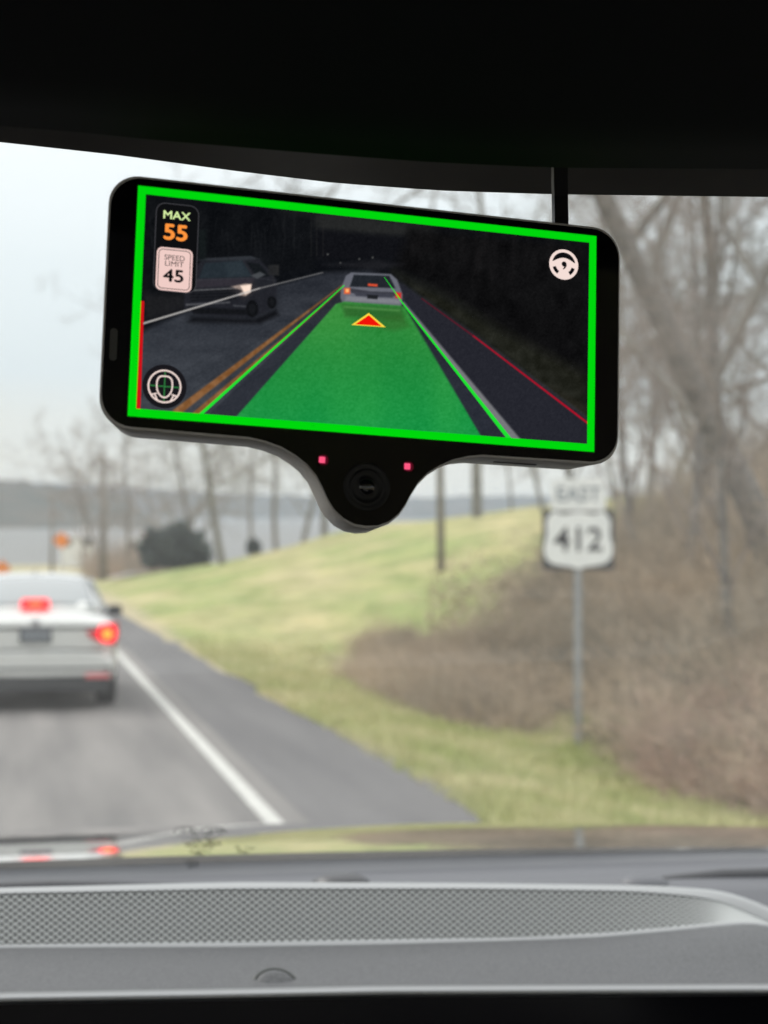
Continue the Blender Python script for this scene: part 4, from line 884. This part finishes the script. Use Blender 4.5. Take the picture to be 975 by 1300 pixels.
    m = bpy.data.materials.new('screen_picture'); m.use_nodes = True; t = m.node_tree; t.nodes.clear(); o_ = t.nodes.new('ShaderNodeOutputMaterial'); e_ = t.nodes.new('ShaderNodeEmission'); a_ = t.nodes.new('ShaderNodeAttribute'); a_.attribute_name = 'picture'
    t.links.new(a_.outputs['Color'], e_.inputs[0]); t.links.new(e_.outputs[0], o_.inputs[0])
    ob = mesh('screen', V, np.stack([i, i+1, i+nx+1, i+nx], 1), m, dev)
    at_ = ob.data.attributes.new('picture', 'FLOAT_COLOR', 'POINT'); at_.data.foreach_set('color', np.concatenate([C2, np.ones((len(C2), 1))], 1).ravel().astype(np.float32)); return ob
scr = video()
def flat(name, P, m, z=.16, parent=scr, F=None): return mesh(name, [(p[0], p[1], z) for p in P], F or [tuple(range(len(P)))], m, parent)
def ringm(name, Po, Pi, m, z=.16, parent=scr):
    n_ = len(Po); return flat(name, list(Po)+list(Pi), m, z, parent, [(i, (i+1) % n_, (i+1) % n_+n_, i+n_) for i in range(n_)])
E_G = emis('ui_green', lin(0, 216, 14)); E_W = emis('ui_cream', lin(244, 222, 214)); E_R = emis('ui_red', lin(205, 18, 24)); E_K = emis('ui_black', lin(14, 15, 17)); E_O = emis('ui_orange', lin(255, 150, 62)); E_P = emis('ui_pink_plate', lin(240, 205, 198))
E_Y = emis('ui_yellowgreen', lin(215, 240, 165)); E_YT = emis('ui_yellow', lin(255, 225, 70)); E_RT = emis('ui_red_bright', lin(242, 20, 10)); E_GR = emis('ui_grey', lin(62, 62, 66)); E_LG = emis('ui_lane_green', lin(30, 225, 50)); E_DG = emis('ui_disc', lin(25, 24, 28)); E_GX = emis('ui_cross_green', lin(45, 120, 62))
ringm('status_border', [(-68, 32.4), (68, 32.4), (68, -32.4), (-68, -32.4)], [(-65.75, 30.15), (65.75, 30.15), (65.75, -30.15), (-65.75, -30.15)], E_G, .2)
sx = lambda pts: [S(*p) for p in pts]
flat('alert_bar', sx([(177, 382), (183, 382.5), (178, 521.5), (170.5, 521)]), E_R, .15)
flat('lane_line', sx([(251, 526.5), (256.5, 527), (437.5, 362.5), (436.3, 362)]), E_LG, .14)
flat('lane_line', sx([(643, 556.8), (650, 557.5), (512, 385), (488, 352), (487.4, 352), (510.4, 385.5)]), E_LG, .14)
tri = [(468, 397.5), (446, 412.6), (489.5, 415.6)]
flat('lead_marker_outline', sx(tri), E_YT, .14)
flat('lead_marker', sx([(468, 400.2), (450.5, 411.9), (484.5, 414.3)]), E_RT, .17)
# speed badge
bx, by = S(223.5, 315); bw = 11.6; bh = 24.6
bg = flat('speed_badge', rrect(bw+.5, bh+.5, 2.6, bx, by), E_GR, .13)
flat('badge_plate', rrect(bw, bh, 2.4, bx, by), E_K, .15, bg)
def tx(s, size, m, px, py, bold=0, sxx=1, par=bg, z=.2):
    x, y = S(px, py); q = text_mesh('lettering', s, size, m, par, (x, y, z), (0, 0, 0), 0, sx=sxx)
    if bold:                                                   # heavier strokes: the glyphs repeated a hair apart in the same mesh
        me = q.data; n_ = len(me.vertices); co_ = np.zeros(n_*3); me.vertices.foreach_get('co', co_); co_ = co_.reshape(-1, 3)
        Fs = [tuple(p.vertices) for p in me.polygons]; V_ = []; F_ = []
        for k, (ddx, ddy) in enumerate(((0, 0), (-bold, 0), (bold, 0), (0, bold), (0, -bold))):
            V_ += (co_+np.array([ddx, ddy, .002*k])).tolist(); F_ += [tuple(i+n_*k for i in f) for f in Fs]
        m2 = bpy.data.meshes.new('lettering'); m2.from_pydata(V_, [], F_); m2.materials.append(m); q.data = m2
    return q
tx('MAX', 3.2, E_Y, 224, 274.5, .07, 1.12); tx('55', 6.2, E_O, 223, 296.5, .18, 1.14)
cx_, cy_ = S(221, 342.5)
lp_ = flat('limit_plate', rrect(10.0, 12.2, 1.6, cx_, cy_), E_P, .17, bg)
ringm('plate_rule', rrect(9.0, 11.2, 1.2, cx_, cy_), rrect(8.6, 10.8, 1.0, cx_, cy_), E_K, .19, bg)
tx('SPEED', 2.1, E_K, 221.5, 328, .0, 1.02, z=.21); tx('LIMIT', 2.1, E_K, 221, 335.7, .0, 1.08, z=.21); tx('45', 4.9, E_K, 220.5, 351.3, .12, 1.2, z=.21)
# driver monitoring icon
dx_, dy_ = S(208.7, 490.7); circ = lambda r, cx=dx_, cy=dy_, n_=48, sy=1: [(cx+r*math.cos(2*math.pi*k/n_), cy+r*sy*math.sin(2*math.pi*k/n_)) for k in range(n_)]
dm = flat('driver_monitor_icon', circ(6.1), E_DG, .14)
ringm('outer_ring', circ(4.65), circ(4.2), E_W, .19, dm)
face = [(dx_+2.3*math.cos(a)*(1-.16*(math.sin(a) < 0)*abs(math.sin(a))), dy_+.15+(2.7 if math.sin(a) > 0 else 3.5)*math.sin(a)) for a in [2*math.pi*k/48 for k in range(48)]]
face = []
for k in range(48):
    a = 2*math.pi*k/48; s_, c_ = math.sin(a), math.cos(a); ex = .62 if s_ > 0 else 1.05
    face.append((dx_+2.35*math.copysign(abs(c_)**ex, c_), dy_+.3+(2.75 if s_ > 0 else 3.6)*math.copysign(abs(s_)**(.8 if s_ > 0 else 1), s_)))
fin = [(dx_+(x-dx_)*.83, dy_-.05+(y-dy_+.05)*.87) for x, y in face]
flat('cross', [(dx_-4.1, dy_+.17), (dx_+4.1, dy_+.17), (dx_+4.1, dy_-.17), (dx_-4.1, dy_-.17)], E_GX, .16, dm); flat('cross', [(dx_-.17, dy_+4.1), (dx_+.17, dy_+4.1), (dx_+.17, dy_-4.1), (dx_-.17, dy_-4.1)], E_GX, .165, dm)
ringm('face_outline', face, fin, E_W, .19, dm)
for s_ in (-1, 1):
    flat('collar', [(dx_+s_*3.45, dy_-2.3), (dx_+s_*2.0, dy_-1.9), (dx_+s_*1.95, dy_-2.2), (dx_+s_*3.3, dy_-2.65)], E_W, .185, dm); flat('collar', [(dx_+s_*2.55, dy_-2.1), (dx_+s_*2.9, dy_-2.2), (dx_+s_*2.0, dy_-3.9), (dx_+s_*1.55, dy_-4.0)], E_W, .187, dm)
# steering wheel icon
wx_, wy_ = S(715.5, 336); wi = flat('steering_wheel_icon', circ(4.55, wx_, wy_), E_W, .14)
def arcband(r0, r1, a0, a1, n_=16): return [(wx_+r1*math.cos(R(a0+(a1-a0)*k/n_)), wy_+r1*math.sin(R(a0+(a1-a0)*k/n_))) for k in range(n_+1)]+[(wx_+r0*math.cos(R(a1+(a0-a1)*k/n_)), wy_+r0*math.sin(R(a1+(a0-a1)*k/n_))) for k in range(n_+1)]
up_ = [(wx_+3.65*math.cos(R(a)), wy_+3.65*math.sin(R(a))) for a in range(12, 169, 6)]+[(wx_-3.3+.66*k, wy_+.75+1.25*math.sin(math.pi*k/10)) for k in range(11)]
flat('opening', up_, E_K, .17, wi)
for a0, a1 in ((196, 236), (304, 344)): flat('opening', arcband(2.55, 3.6, a0, a1), E_K, .17, wi)
flat('comma', circ(.78, wx_+.1, wy_+.15, 20), E_K, .18, wi)
flat('comma', [(wx_+.82, wy_+.35), (wx_+.9, wy_-.3), (wx_+.6, wy_-.95), (wx_-.1, wy_-1.55), (wx_-.35, wy_-1.45), (wx_+.05, wy_-.9), (wx_+.2, wy_-.4)], E_K, .185, wi)
# cable from the device up behind the roof trim
cb = [aty(713, 300, .556), aty(713, 275, .560), aty(712.5, 250, .562), aty(712, 225, .556), aty(712, 190, .548)]
V = []
for p in cb: V += [(p.x-.0022, p.y, p.z), (p.x+.0022, p.y, p.z), (p.x+.0022, p.y+.003, p.z), (p.x-.0022, p.y+.003, p.z)]
F = [(4*i+k, 4*i+(k+1) % 4, 4*i+4+(k+1) % 4, 4*i+4+k) for i in range(4) for k in range(4)]+[(0, 3, 2, 1), (16, 17, 18, 19)]
tag(mesh('power_cable', V, F, mat('cable_black', (.01, .01, .012), .5)), 'flat black cable running up from the display to the roof trim', 'cable')

# ------------------------------------------------------------ haze
HAZE = True
if HAZE:
    hb_ = MB(); x0, x1, y0, y1, z0, z1 = -4300, 4300, -700, 8300, -12, 175
    hb_.add([(x0, y0, z0), (x1, y0, z0), (x1, y1, z0), (x0, y1, z0), (x0, y0, z1), (x1, y0, z1), (x1, y1, z1), (x0, y1, z1)], [(0, 3, 2, 1), (4, 5, 6, 7), (0, 1, 5, 4), (1, 2, 6, 5), (2, 3, 7, 6), (3, 0, 4, 7)])
    m = bpy.data.materials.new('haze_air'); m.use_nodes = True; t = m.node_tree; t.nodes.clear(); o_ = t.nodes.new('ShaderNodeOutputMaterial'); pv = t.nodes.new('ShaderNodeVolumePrincipled')
    pv.inputs['Color'].default_value = (.72, .85, 1, 1); pv.inputs['Density'].default_value = .00013; pv.inputs['Anisotropy'].default_value = .2; t.links.new(pv.outputs[0], o_.inputs['Volume'])
    tag(hb_.build('haze', m), 'thin grey-blue winter haze over the far shore', None, kind='stuff')
